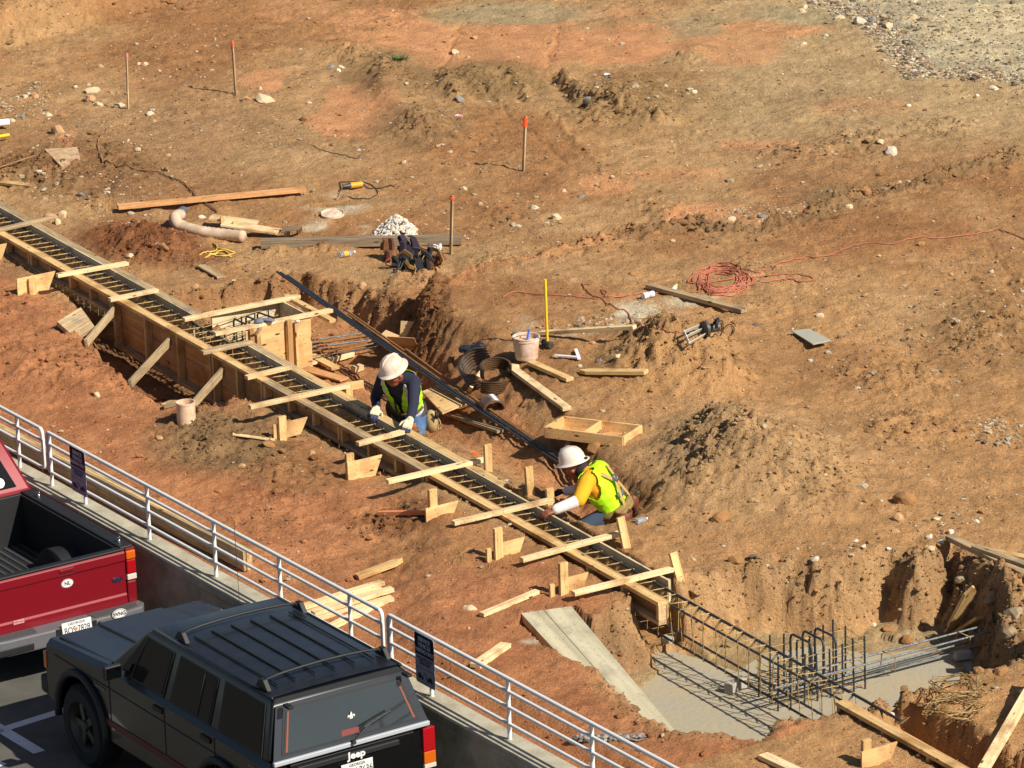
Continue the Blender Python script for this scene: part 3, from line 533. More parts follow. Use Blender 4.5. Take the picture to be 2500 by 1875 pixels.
# pilaster box
pb = empty('pilaster_form', P(660, 830, -.36), 'plywood pilaster box form jutting out behind the left of the footing form', 'formwork')
a = P(500, 790, ZT-.02); a1 = P(516, 770, ZT); b1 = P(681, 731, ZT); c1_ = P(757, 772, ZT); d1 = P(598, 809, ZT)
def panel(name, p, q, z0, z1, th, m, parent, zh=None, **k):
    A = Vector((p.x, p.y, (z0+z1)/2)); B = Vector((q.x, q.y, (z0+z1)/2)); n_ = (B-A).cross(Z).normalized(); return board(name, A, B, z1-z0, th, m, zh=n_, parent=parent, **k)
panel('left_panel', a1, b1, -.35, ZT, .019, W_PLYG, pb); panel('back_panel', b1+U*.012, P(752, 768, ZT), -.35, ZT, .019, W_PLYG, pb)
panel('right_panel', d1, c1_, -.36, ZT-.004, .019, W_PLY, pb)
def vstud(x, y, z0, z1, m=W_PLYT, parent=pb, w=.05, d=.038, off=.03):
    q = P(x, y, ZT)+U*off; return board('stud', Vector((q.x, q.y, z0)), Vector((q.x, q.y, z1)), w, d, m, zh=U, parent=parent)
vstud(610, 806, -.1, .24); vstud(626, 803, -.2, .17, W_YEL); vstud(702, 786, -.36, .25, W_PLYT, w=.06); vstud(718, 783, -.36, .2, W_YEL, w=.03, off=.02); vstud(697, 787, -.3, .18, W_YEL, w=.02, off=.02)
q = P(668, 794, -.02)+U*.02
board('wale', P(697, 722, ZT+.0), P(812, 784, ZT-.01), .075, .038, W_YEL, parent=pb)
board('kicker', P(690, 815, -.02), P(600, 832, -.02), .03, .02, W_OLD, parent=pb); board('toe_board', P(755, 880, -.33), P(712, 893, -.33), .09, .038, W_OLD, parent=pb)
# ================================================================ SPREADERS
SPR = [((-30,566),(127,529),'weathered 2x4 spreader over the form at the left edge of the site',.05),((139,671),(312,640),'pale 2x4 spreader with a knot, second from the left edge, across the form',.0),((267,730),(384,706),'short 2x4 spreader across the form, third from the left edge',.0),
 ((493,859),(614,833),'short grey-brown 2x4 spreader across the form just below the pilaster box',.0),((601,920),(709,894),'short pale 2x4 spreader right of the plywood pilaster box',.0),((609,992),(852,939),'long 2x4 spreader left of the worker in the dark sweatshirt',.0),
 ((872,1082),(984,1052),'short 2x4 spreader under the gloved hand of the worker in the dark sweatshirt',.0),((945,1174),(1190,1118),'long 2x4 spreader midway between the two workers',.0),((1106,1275),(1345,1219),'2x4 spreader reaching to the white sleeve of the bending worker',.0),
 ((1273,1365),(1516,1299),'long 2x4 spreader right below the bending worker tool belt',.0),((1399,1447),(1641,1387),'2x4 spreader nearest to the open end of the form',.0),
 ((448,778),(731,721),'upper of the two long 2x4 boards lying over the pilaster box',.04),((523,813),(810,755),'lower of the two long 2x4 boards lying over the pilaster box',.04)]
for (x0, y0), (x1, y1), lb, dz in SPR:
    z = ZT+.021+dz*0; board('spreader', P(x0, y0+2, z), P(x1, y1+2, z), .066, .040, W_NEW if 'grey' not in lb and 'weathered' not in lb else W_OLD, label=lb, cat='board', group='2x4 spreaders laid across the form', cut=.02)
# kickers bracing the tall near panels
for (x0,y0),(x1,y1),lb in [((272,762),(210,838),'diagonal brace board left of the others, beside the square plywood offcut'),((408,838),(317,938),'middle diagonal brace board propping the tall near panel'),((535,912),(470,990),'right diagonal brace board running down to the white pipe')]:
    a = P(x0, y0, .08); a = fl(vN, a.dot(U), -.01, .10); b = P(x1, y1, .02); board('diagonal_brace', a, b, .085, .038, W_OLD, zh=U, label=lb, cat='brace', group='diagonal braces in the shaded ditch')
# braces: a stake with a plywood gusset nailed to the form
def brace(stake, gus, label, sh=.30, w=.085, lean=(0,0), peg=None, m=W_PLY, gm=None, near=True, sback=0.):
    x, y = stake; b = P(x, y, .0); r = empty('form_brace', b, label, 'brace', 'stakes and gussets propping the form')
    if sh: board('stake', b+U*sback-Z*.06, b+U*sback+Z*sh+Vector((lean[0], lean[1], 0)), w, .038, W_YEL, zh=U, parent=r)
    if gus:
        pts = [P(px_, py_, zz) for px_, py_, zz in gus]; o = pts[0]; n_ = (pts[1]-pts[0]).cross(pts[-1]-pts[0]).normalized()*.009
        mb = MB(); k = len(pts); mb.add([p+n_ for p in pts]+[p-n_ for p in pts], [tuple(range(k)), tuple(range(2*k-1, k-1, -1))]+[(i, (i+1) % k, (i+1) % k+k, i+k) for i in range(k)])
        mb.build('gusset', gm or m, r, M=frame(o, pts[1]-pts[0]))
    if peg: q = P(*peg, 0); board('peg', q-Z*.03, q+Z*.1, .05, .03, W_YEL, zh=U, parent=r)
    return r
def gus(x0, y0, x1, y1, h, w2=.8):    # outer bottom corner, then towards the form; vertical plate, slanted inner edge
    a = P(x0, y0, 0); a.z = -.02; q = PV(x1, y1, P(x1, y1, .16).dot(V)); e = P(x1, y1, h); d = Vector((e.x-a.x, e.y-a.y, 0)); d = V*d.dot(V)+U*0
    return a, d
def brace2(ob, it, h, stake_t, sh, label, peg=None, behind=False, gm=None, sw=.085):
    a = G(ob[0], ob[1]); e = P(it[0], it[1], a.z+h); L = max((e-a).dot(V), .25); h = max(min(h, .195-a.z), .135)
    r = empty('form_brace', a, label, 'brace', 'stakes and gussets propping the form')
    F = Matrix.Translation(a) @ Matrix(((V.x, U.x, 0, 0), (V.y, U.y, 0, 0), (0, 0, 1, 0), (0, 0, 0, 1)))
    mb = MB(); mb.prism([(0,-.03),(L*.78,-.02),(L,h),(0,h)], -.009, .009, axis='y', M=F); mb.build('gusset', gm or W_PLY, r, M=F, bevel=.002)
    b = a+V*(stake_t*L)+U*(-.03 if behind else .03); board('stake', b-Z*.05, b+Z*sh, sw, .038, W_YEL, zh=U, parent=r)
    if peg is not None: q = a+V*peg+U*.02; board('peg', q-Z*.03, q+Z*.12, .05, .03, W_YEL, zh=U, parent=r)
    return r
brace2((849,1173),(948,1117),.18,.12,.26,'stake and plywood gusset below the spreader left of the first worker glove', behind=True)
brace2((1040,1279),(1132,1218),.18,.28,.30,'stake and knotty plywood gusset with an orange stake lying against it', behind=True)
brace2((1213,1362),(1289,1316),.13,.0,.30,'upright stake with short pine gusset and small peg, third brace from the open end', peg=-.10)
brace2((1372,1448),(1443,1401),.13,.0,.30,'upright stake with tan gusset and small peg nearest to the open end of the form', peg=-.12)
brace2((668,1072),(767,1019),.17,.22,.22,'stake and tan gusset beside the dug gravelly heap right of the white pipe')
brace2((43,722),(138,663),.19,.35,.17,'stake and pale plywood gusset at the left, above the square plywood offcut')
brace2((-60,650),(19,595),.19,.35,.17,'plywood gusset cut by the left edge of the photo')
brace2((2103,1877),(2210,1821),.13,.2,.22,'stake and gusset bracing the lower right box form', behind=True)
def stake(x, y, h, lean, label, w=.08, t=.035, m=W_YEL, z0=-.08, gus_=None):
    b = G(x, y); o = board('stake', b+Z*z0, b+Z*h+U*lean[0]+V*lean[1], w, t, m, zh=U if w > .05 else V, label=label, cat='stake', group='stakes behind the far side of the form'); return o
stake(1192,1150,.27,(0,0),'upright wooden stake at the end of the spreader midway between the workers')
stake(1296,1208,.27,(-.03,0),'leaning wooden stake standing alone left of the bending worker elbow')
stake(1345,1233,.16,(-.02,0),'short wooden stake between the spreader and the white sleeve')
stake(852,976,.18,(0,0),'short wooden stake at the end of the long spreader left of the dark sweatshirt worker')
stake(1533,1341,.29,(-.07,-.03),'slanting wooden stake under the tool belt of the bending worker')
stake(1667,1426,.26,(-.12,-.02),'slanting wooden stake beside the last spreader near the open end')
def plank(x0, y0, x1, y1, w, t, m, label, z0=None, z1=None, zh=Z, cat='board', group=None, point=0, name='board', lift=.0, cut=0):
    a = G(x0, y0) if z0 is None else P(x0, y0, z0); b = G(x1, y1) if z1 is None else P(x1, y1, z1)
    if z0 is None: a = a+Z*(t/2+lift+.005)
    if z1 is None: b = b+Z*(t/2+lift+.005)
    return board(name, a, b, w, t, m, zh=zh, label=label, cat=cat, group=group, point=point, cut=cut)
def upright(x0, y0, x1, y1, h, label, th=.02, m=None, z=0):      # plate standing on edge; bottom line through the two spots
    a = G(x0, y0); b = G(x1, y1); z_ = (a.z+b.z)/2 if z is None else z; a.z = b.z = z_+h/2; n_ = (b-a).cross(Z).normalized()
    return board('gusset', a, b, h, th, m or W_PLY, zh=n_, label=label, cat='board')
upright(1470,1318,1600,1290,.12,'tan plywood strip standing on edge behind the slanting stake and tool belt')
upright(1630,1418,1686,1398,.09,'short plywood strip standing on edge behind the last slanting stake', z=0)
upright(842,958,888,950,.09,'short pale plywood strip standing behind the stake at the long spreader end', z=None)
upright(1345,1262,1425,1235,.08,'short pine strip standing on edge in front of the bending worker knees', z=0)
# ================================================================ REBAR
RBLK = mat('dark_rebar', (70,76,84), .5, metal=.35, var=.25, vscale=20, bump=.5, bscale=120, rgb2=(48,48,50)); RRST = mat('rusty_rebar', (158,112,62), .75, var=.3, vscale=20, bump=.5, bscale=150, rgb2=(120,80,44)); RTIE = mat('tie_wire_steel', (190,162,108), .6, metal=.2, var=.25, vscale=30, rgb2=(132,102,62)); RSIL = mat('bright_rebar', (150,156,160), .4, metal=.5, var=.25, vscale=30, bump=.6, bscale=200, rgb2=(96,100,104))
def ribbed(mb, a, b, r, n=8, rib=True, pitch=.035):
    a, b = Vector(a), Vector(b); L = (b-a).length
    if not rib: mb.cyl(a, b, r, n=n); return
    k = max(2, int(L/pitch)); pts = []; rr = []
    for i in range(k+1):
        p = a.lerp(b, i/k); pts.append(p); rr.append(r)
        if i < k: pts.append(a.lerp(b, (i+.42)/k)); rr.append(r*.86); pts.append(a.lerp(b, (i+.58)/k)); rr.append(r*.86)
    mb.tube(pts, rr, n)
NB = lambda u_: vN(u_)+.155; FB = lambda u_: vF(u_)-.16
zt, zb = .15, -.19
cage = empty('rebar_cage', UV(0, NB(0)+.1, zb), 'long rebar cage with wire stirrups running inside the form and out across the pit', 'rebar cage')
for fn, z, r_, e in ((NB, zt, .012, 9.55), (FB, zt+.01, .0145, 9.95), (NB, zb, .012, 9.35), (FB, zb, .012, 9.45)):
    mb = MB(); ribbed(mb, UV(-12, fn(-12), z), UV(e, fn(e), z), r_, 8); mb.build('longitudinal_bar', RBLK, cage, auto=60)
stir = []; u_ = -9.3; k = 0
while u_ < 9.2:
    a, b = NB(u_)-.014, FB(u_)+.018; tl_ = random.uniform(-.015, .02); mb = MB()
    T_ = zt+.016; B_ = zb-.014
    c_ = u_+.04+tl_; pts = [UV(c_+.01, b-.10, T_-.085), UV(c_+.01, b-.012, T_-.002), UV(c_+.005, b, T_+.002), UV(u_, a, T_+.001), UV(u_, a-.002, T_-.015), UV(u_+tl_*2, a, B_), UV(c_+tl_, b, B_), UV(c_, b+.003, T_-.02), UV(c_-.005, b-.003, T_+.004), UV(c_-.02, b-.08, T_-.075)]
    mb.tube(pts, .0047, 5); mb.build('stirrup', RTIE, cage, smooth=True); u_ += .188+random.uniform(-.022, .022); k += 1
for (x, y) in ((1612,1520),(1640,1478),(1790,1662),(1812,1650),):
    pass
BLK = mat('cinder_spacer', (176,170,158), .9, var=.2, vscale=20, bump=.3)
for x, y, z, lb in ((1630,1580,-.40,'grey concrete spacer block under the rebar cage at the form end, left one'),(1651,1560,-.40,'grey concrete spacer block under the rebar cage at the form end, right one'),(1785,1692,-.40,'grey concrete spacer block under the near bar beside the pit column cage'),(1809,1680,-.40,'grey concrete spacer block under the far bar beside the pit column cage'),(2350,1612,-.40,'lone grey brick under the long bars at the right of the pit')):
    p = P(x, y, z); mb = MB(); M = Matrix.Translation(p+Z*.05) @ Matrix.Rotation(random.uniform(-.3, .3)-TH+(1.5 if 'lone' in lb else .4), 4, 'Z'); mb.box((0,0,0), (.16 if 'lone' in lb else .10, .08, .07 if 'lone' in lb else .10), M=M, taper=.93)
    tag(mb.build('spacer_block', BLK, M=M, bevel=.006), lb, 'block', 'concrete spacer blocks in the pit')
# column cage standing in the pit
c5 = lambda x, y: (1700+x*.3767, 1250+y*.3767)
A_ = P(*c5(530, 1290), -.40); B_ = P(*c5(1095, 1145), -.40); D_ = P(*c5(405, 1200), -.40)-A_
cc = empty('column_cage', (A_+B_)/2+D_/2, 'upright rebar column cage with three bent hooks standing in the pit', 'rebar cage')
for i, (f, h) in enumerate(((0,.50),(.145,.49),(.30,.46),(.45,.44),(.60,.45),(.74,.47),(.87,.50),(1.0,.49))):
    p = A_.lerp(B_, f); mb = MB(); ribbed(mb, p, p+Z*h+V*random.uniform(-.015, .015), .010, 7); mb.build('vertical_bar', RBLK, cc, auto=60)
for f, h in ((0,.52),(.13,.55),(.29,.53),(.44,.44),(.58,.45),(.74,.52),(.86,.55),(1.0,.46)):
    p = A_.lerp(B_, f)+D_; mb = MB(); ribbed(mb, p, p+Z*h+V*random.uniform(-.01, .01), .010, 7); mb.build('vertical_bar', RBLK, cc, auto=60)
for f in (.36, .50, .64):
    p = A_.lerp(B_, f)+D_*.95; q = A_.lerp(B_, f+.05)+D_*.1; d = q-p; h = .53; pts = [p, p+Z*(h-.05), p+d*.05+Z*(h-.012), p+d*.13+Z*h, p+d*.87+Z*h, p+d*.95+Z*(h-.012), q+Z*(h-.06), q+Z*.05]
    mb = MB(); mb.tube(pts, .011, 8); mb.build('bent_hook_bar', RBLK, cc, auto=50)
for k in range(6):
    z = Z*(.06+.075*k); e = .02; pts = [A_-V*e+z, B_+V*e+z+Z*random.uniform(-.01, .01), B_+D_+V*e+z, A_+D_-V*e+z]
    mb = MB(); mb.tube(pts, .0052, 5, closed=True); mb.build('tie', RTIE, cc, smooth=True)
bg = empty('bar_bundle', P(*c5(1400, 1050), -.40), 'bundle of four long bright ribbed bars lying to the right out of the column cage', 'rebar')
for (x0,y0),(x1,y1),z in (((480,1100),(1850,740),-.12),((480,1150),(1962,760),-.12),((520,1180),(1875,812),-.33),((500,1215),(1938,842),-.33)):
    mb = MB(); ribbed(mb, P(*c5(x0,y0), z), P(*c5(x1,y1), z), .011, 7); mb.build('bar', RSIL, bg, auto=60)
for t in ((1205,900),(1690,775)):
    x, y = t; pts = [P(*c5(x, y), -.11), P(*c5(x+85, y+35), -.11), P(*c5(x+82, y+132), -.35), P(*c5(x+60, y+125), -.35), P(*c5(x-10, y+85), -.35)]
    mb = MB(); mb.tube(pts, .0055, 5, closed=True); mb.build('stirrup', RTIE, bg, smooth=True)
# pilaster reinforcement inside the box and loose bars
pc = empty('pilaster_cage', P(600, 790, 0), 'dark rebar and hooked bars inside the plywood pilaster box', 'rebar cage')
for (x, y), h in (((480,815),.30),((500,822),.28),((516,838),.2),((532,826),.25),((548,812),.25),((590,780),.24),((622,772),.24),((655,764),.26),((500,840),.2),((544,835),.22)):
    p = P(x, y, .10); mb = MB(); mb.cyl(p-Z*h, p+Z*.03, .009, n=7); mb.build('vertical_bar', RBLK, pc, auto=50)
for (x0,y0),(x1,y1) in (((570,777),(600,792)),((600,771),(636,786)),((628,762),(668,776))):
    mb = MB(); a, b = P(x0, y0, .18), P(x1, y1, .18); mb.tube([a-Z*.25, a-Z*.03, a+(b-a)*.08, b], .011, 7); mb.build('hooked_bar', RBLK, pc, auto=50)
for z in (.15, .08, .01, -.06):
    mb = MB(); q = Z*(z-.1); mb.tube([P(480,815,.10)+q, P(655,764,.10)+q, P(680,780,.10)+q, P(505,836,.10)+q], .005, 5, closed=True); mb.build('tie', RTIE, pc)
LB = empty('rebar_bundle', P(1130, 1010, 0), 'long bundle of dark and rusty bars lying parallel behind the form past both workers', 'rebar')
a = P(677, 664, .10)
for off, m_, st_, e in ((0,RBLK,0,(1618,1292)),(1,RBLK,.004,(1622,1284)),(2,RBLK,.02,(1632,1287)),(3.2,RRST,.20,(1600,1270)),(4.2,RRST,.17,(1676,1302)),(5.4,RRST,.36,(1600,1262))):
    p = P(677, 664, .12)+V*.024*off; q = P(e[0], e[1], .03); d = q-p; s_ = p+d*st_; pts = [s_+(q-s_)*t-Z*(.05*math.sin(math.pi*t)) for t in [i/12 for i in range(13)]]
    mb = MB(); mb.tube(pts, .0125, 8); mb.build('bar', m_, LB, auto=60)
RB = empty('loose_rebar', P(870, 835, -.36), 'loose rusty and grey bars on the trench floor behind the pilaster box', 'rebar')
for (x0,y0),(x1,y1),m_ in (((752,832),(1000,797),RSIL),((752,849),(985,820),RSIL),((752,842),(1000,802),RRST),((752,874),(985,822),RRST),((752,860),(990,818),RRST),((745,880),(960,838),RBLK)):
    mb = MB(); ribbed(mb, P(x0,y0,-.30), P(x1,y1,-.30), .010, 7); mb.build('bar', m_, RB, auto=60)
# ================================================================ LOOSE LUMBER
def slab_px(name, q, th, m, label, cat):
    p = [P(*t) for t in q]; n_ = (p[2]-p[0]).cross(p[3]-p[1]).normalized(); n_ = n_ if n_.z > 0 else -n_; c = sum(p, Vector())/len(p); p = [v-n_*(v-c).dot(n_) for v in p]; k = len(p)
    mb = MB(); mb.add(p+[v-n_*th for v in p], [tuple(range(k)), tuple(range(2*k-1, k-1, -1))]+[(i, (i+1) % k, (i+1) % k+k, i+k) for i in range(k)])
    return tag(mb.build(name, m, M=frame(c, p[1]-p[0], n_), bevel=.002), label, cat)
BM = G(600, 1396); BA = P(-180, 997, 0)
lb_ = empty('laminated_beam', P(300, 1240, 0), 'long laminated timber beam lying on the earth just behind the railing', 'beam')
for k, m_ in enumerate((W_OLD, W_YEL, W_OLD)):
    a, b = P(-180, 997, .0), P(598, 1395, .0); o = V*(.032*k+.005)+Z*.10; board('ply_layer', a+o-U*(.01*k), b+o+U*(.01*(k % 2)), .19, .030, m_, zh=V, parent=lb_)
S = 'pieces of sawn lumber lying around'
plank(255*1.1302,461*1.1302,660*1.1302,423*1.1302,.14,.038,W_RED,'long reddish plank lying flat above the white corrugated pipe', lift=.05, group=S)
plank(638,606,1128,596,.11,.10,W_GRY,'thick grey square timber lying behind the tool bags and the orange-tipped stake', group=S, cat='timber', name='timber')
plank(1583,706,1817,768,.09,.045,W_OLD,'pale plank lying across the white marking can, near the coiled orange cord', group=S, lift=.01)
plank(1320,820,1550,806,.075,.04,W_NEW,'pale 2x4 lying behind the sledgehammer, pointing right', group=S)
plank(1296,896,1392,938,.09,.038,W_YEL,'short brown stake with a pointed end right of the black half pipes', group=S, point=0, lift=.01)
plank(1578,916,1415,916,.10,.04,W_YEL,'short tan stake with sharpened left end on the bare earth above the mounds', group=S, point=.09)
plank(1245,912,1385,1012,.095,.04,W_NEW,'long board running from the black half pipes down to the three-cell wooden box', group=S, lift=.02)
plank(1238,899,1262,907,.06,.04,W_NEW,'small pale board end beside the black half pipes', group=S)
plank(1072,1013,1222,1068,.075,.03,W_OLD,'thin weathered board right of the first worker tool pouch', group=S, lift=.02)
plank(872,1416,983,1375,.085,.045,W_YEL,'thick yellow stake on the orange earth above the stacked boards', group=S, point=.09)
plank(1176,1508,1312,1452,.06,.038,W_NEW,'slim pale board between the plywood ramp and the small rock', group=S)
plank(1160,1636,1236,1582,.10,.04,W_NEW,'short pale stake with a muddy pointed lower end beside the parking sign', group=S)
plank(490,654,540,680,.10,.02,W_OLD,'small flat grey-brown board on the earth above the form, left of the pilaster box', group=S)
plank(5,452,82,458,.12,.03,W_YEL,'wedge-shaped board at the left edge below the dug soil', group=S, cut=.1)
plank(568,1064,672,1085,.05,.015,W_NEW,'thin pale lath lying on the gravelly heap', group=S)
plank(405,990,425,983,.09,.02,W_YEL,'small board scrap behind the white pipe', group=S)
plank(2318,1350,2540,1448,.09,.045,W_OLD,'upper of the pale boards at the right edge above the pit', group=S, lift=.06)
plank(2380,1370,2540,1428,.09,.045,W_OLD,'second pale board crossing at the right edge above the pit', group=S, lift=.10)
plank(2415,1360,2560,1388,.09,.04,W_YEL,'short board at the right edge behind the crossing boards', group=S, lift=.02)
plank(1862,1855,1960,1900,.10,.04,W_NEW,'short pale board at the bottom edge left of the lower right form', group=S)
plank(2400,1880,2540,1640,.09,.045,W_NEW,'long pale board leaning up to the right edge beside the wire bundles', z0=.14, z1=.34, group=S)
board('board', P(2318,1540,-.38), P(2376,1432,.16), .13, .03, W_YEL, zh=U, point=.09, label='pointed plank leaning against the right bank of the pit', cat='board', group=S)
board('board', P(2335,1545,-.38), P(2392,1508,-.15), .09, .03, W_YEL, zh=U, label='short board stuck in the pit corner under the long bars', cat='board', group=S)
board('board', P(1672,1802,-.02), P(1760,1835,.02), .10, .03, W_NEW, label='pale board end beside the foot of the plywood ramp', cat='board', group=S)
for k, ((x0,y0),(x1,y1),lf,lb) in enumerate((((752,1505),(935,1448),0,'lowest board of the small stack behind the railing'),((760,1522),(958,1467),.0,'front board of the small stack behind the railing'),((735,1500),(935,1440),.042,'top back board of the small stack behind the railing'),((765,1515),(958,1455),.044,'top front board of the small stack behind the railing'),((790,1545),(945,1472),.0,'board slipped off the front of the small stack'))):
    plank(x0,y0,x1,y1,.085,.038,W_NEW,lb,group='stacked boards behind the railing',lift=lf)
board('board', P(1147,951,.02), P(1176,905,.14), .085, .038, W_NEW, zh=V, label='short 2x4 block leaning over the rebar bundle beside the plywood sheet', cat='board', group=S)
plank(925,1262,1038,1262,.05,.04,mat('orange_painted_wood',(232,120,70),.7,var=.25,vscale=12,rgb2=(214,150,104)),'orange painted survey stake lying against the knotty gusset', cat='stake', name='survey_stake', lift=.01)
for x, y, lb in ((1011,1062,'orange painted stake top beside the gloved hand'),(1160,1132,'orange stake top under the spreader between the workers')):
    b = P(x, y, 0.0); board('survey_stake', Vector((b.x, b.y, -.1)), b+Z*.12, .045, .03, mat('orange_paint',(236,104,52),.6), label=lb, cat='stake', group='orange stakes by the form')
slab_px('plywood_sheet', [(1030,955,-.06),(1078,937,-.06),(1148,980,-.03),(1080,1008,-.03)], .018, W_PLY, 'square sheet of pale plywood with a red stain behind the first worker', 'plywood sheet')
slab_px('plywood_offcut', [(139,784,.10),(197,750,.13),(232,797,.02),(184,825,-.01)], .05, W_OLD, 'square thick plywood offcut propped on the ditch edge', 'plywood')
plank(761,884,820,914,.10,.035,W_YEL,'tan board lying askew at the right foot of the pilaster box', group=S, lift=.04)
plank(806,890,862,876,.07,.05,W_NEW,'pale short block end on the trench floor right of the pilaster box', group=S, lift=.01)
plank(735,902,782,894,.10,.03,W_NEW,'pale board end touching the pilaster box foot', group=S, lift=.03)
plank(742,908,842,938,.14,.02,W_RED,'pinkish plank on the ground behind the long spreader', group=S, lift=.02)
plank(862,914,884,908,.08,.06,W_NEW,'small cut block left of the first worker hat', group=S, lift=.01)
plank(400,1000,430,990,.10,.02,W_OLD,'thin board scrap left of the white standing pipe', group=S, lift=.01)
# rough plywood ramp
rp = RAMP
mb = MB(); k = len(rp); mb.add([p for p in rp]+[p-RN*.075 for p in rp], [tuple(range(k)), tuple(range(2*k-1, k-1, -1))]+[(i, (i+1) % k, (i+1) % k+k, i+k) for i in range(k)])
ramp = empty('plywood_ramp', rp[0], 'big grey concrete-splashed form panel lying as a ramp down into the pit', 'form panel')
mb.build('sheet', W_RAMP, ramp, M=frame(rp[0], rp[3]-rp[0], RN))
a, b = rp[0].lerp(rp[1], .45)+RN*.001, rp[3].lerp(rp[2], .45)+RN*.001; mb = MB(); mb.tube([a, b], .0025, 4); mb.build('joint_line', mat('joint_dark',(92,84,66),.9), ramp)  # dark line along the seam between the panel's boards
# three-cell wooden box
tb = empty('wooden_box', P(1450, 1045, .1), 'shallow three-cell open wooden box of pine boards above the bending worker', 'wooden box')
zb_ = G(1450,1070).z+.11; q0, q1, q2, q3 = P(1330,1042,zb_), P(1521,1066,zb_), P(1566,1038,zb_), P(1376,1016,zb_)
for a, b in ((q0,q1),(q1,q2),(q2,q3),(q3,q0),(q0.lerp(q1,.5),q3.lerp(q2,.48))):
    panel('side_board', a, b, zb_-.11, zb_, .024, W_PLY, tb)
mb = MB(); mb.add([Vector((p.x,p.y,zb_-.10)) for p in (q0,q1,q2,q3)], [(0,1,2,3)]); mb.build('bottom', W_PLYT, tb)
# survey stakes
ORG = mat('orange_ribbon', (255,86,40), .6); PINK = mat('pink_ribbon', (226,120,150), .6)
for x, y, y0, x0, m_, lb, w_ in ((313,268,130,309,PINK,'tall survey stake with a pink and purple ribbon, leftmost on the field',.030),(576,235,100,567,ORG,'tall survey stake with an orange ribbon at upper left of the field',.04),(1277,420,283,1283,ORG,'tall survey stake with an orange wrapped top alone in the middle of the field',.042),(1100,622,477,1104,ORG,'tall survey stake with a fluttering orange ribbon behind the tool bags',.042)):
    b = G(x, y); h = (y-y0)/(.95*b.z*0+.955*FPX/((b-camp).dot(fw))); t = PY(x0, y0, b.y+.0); r = empty('survey_stake', b, lb, 'stake', 'survey stakes with ribbons standing on the field')
    board('wooden_stake', b-Z*.05, t, w_, .02, W_OLD, zh=V, parent=r)
    d = (t-b).normalized(); mb = MB()
    mb.cyl(t-d*(.13 if x == 1277 else .05), t-d*.02, w_*.68, n=8)
    e = t-d*.04; mb.add([e, e-U*.09-Z*.01+V*.02, e-U*.10-Z*.035+V*.02, e-Z*.03], [(0,1,2,3)]); mb.add([e, e-U*.05-Z*.06, e-U*.03-Z*.07, e-Z*.03], [(0,1,2,3)])
    mb.build('ribbon', m_, r)
# ================================================================ VEHICLES
def PU(x, y, u0):                         # sight line against the upright plane across the wall direction at u0
    d = ray(x, y); t = (u0-camp.dot(U))/d.dot(U); return camp + d*t
BLACK = mat('black_paint', (11,11,12), .35, spec=.4, coat=.5, var=.25, vscale=5); ROOFP = mat('roof_paint', (20,22,28), .36, coat=.4, vscale=7, rgb2=(34,36,40))  # roof paint: sky reflection put into its bluish tone, plus paler scuffs
TRIM = mat('black_plastic', (26,26,27), .6); SKYF = mat('sky_sheen_frame', (40,44,52), .35, coat=.4); GLINT = mat('sun_glint_ledge', (196,200,206), .3, metal=.3)
GLASS = mat('dark_glass', (11,12,12), .06, spec=.35, coat=0); RGLASS = mat('rear_glass', (38,44,46), .08, spec=.8, coat=1, var=.25, vscale=1.5); TYRE = mat('tyre_rubber', (26,26,26), .85, bump=.4, bscale=90); RIM = mat('rim_grey', (66,64,60), .45, metal=.5)
REDP = mat('red_paint', (122,14,28), .42, metal=.1, spec=.35, coat=.25, var=.06, vscale=3); LREDP = mat('tail_red', (158,14,22), .2, coat=1); LAMB = mat('tail_amber', (196,92,20), .2, coat=1); LWHT = mat('tail_white', (206,196,178), .25, coat=1); CHR = mat('chrome', (205,205,205), .15, metal=1)
LINER = mat('bed_liner', (30,30,32), .62, var=.2, vscale=10); BUMP = mat('grey_bumper', (98,98,102), .5, var=.12, vscale=14); PLATE = mat('plate_white', (214,214,210), .4); INK = mat('plate_ink', (30,32,44), .5); STK = mat('sticker_white', (222,220,216), .5); DRED = mat('dark_red_stripe', (90,28,24), .5); ORR = mat('orange_strip', (128,66,44), .5)
def wheel(root, J, x, y, r, w, side):
    wr = MB(); M = J @ Matrix.Translation((x, y, r)) @ Matrix.Rotation(R(90), 4, 'X'); s = -side
    prof = [(r*.62, -w/2), (r*.9, -w/2), (r*.985, -w*.36), (r, -w*.2), (r, w*.2), (r*.985, w*.36), (r*.9, w/2), (r*.62, w/2)]
    t = MB(); t.lathe(prof, M, 40)
    for k in range(40):
        a = 2*math.pi*k/40; t.box((0,0,0), (.02, r*.05, w*.7), M=M @ Matrix.Rotation(a, 4, 'Z') @ Matrix.Translation((r*1.0, 0, 0)))
    wh = t.build('wheel', TYRE, root, M=J @ Matrix.Translation((x, y, r)), auto=40)
    q = MB(); d = side*-1*w*.30; q.lathe([(r*.63, side*-w*.47), (r*.60, side*-w*.40), (r*.52, side*-w*.25), (r*.50, side*-w*.12)], M, 32)
    q.lathe([(r*.50, side*-w*.14), (.0, side*-w*.14)], M, 24)
    for k in range(5):
        a = 2*math.pi*k/5; q.box((0,0,0), (r*.42, r*.17, .025), M=M @ Matrix.Rotation(a, 4, 'Z') @ Matrix.Translation((r*.33, 0, side*-w*.30)))
    q.lathe([(0.0001, side*-w*.42), (r*.13, side*-w*.42), (r*.17, side*-w*.30), (r*.17, side*-w*.2)], M, 20)
    q.build('rim', RIM, wh, auto=40); return wh
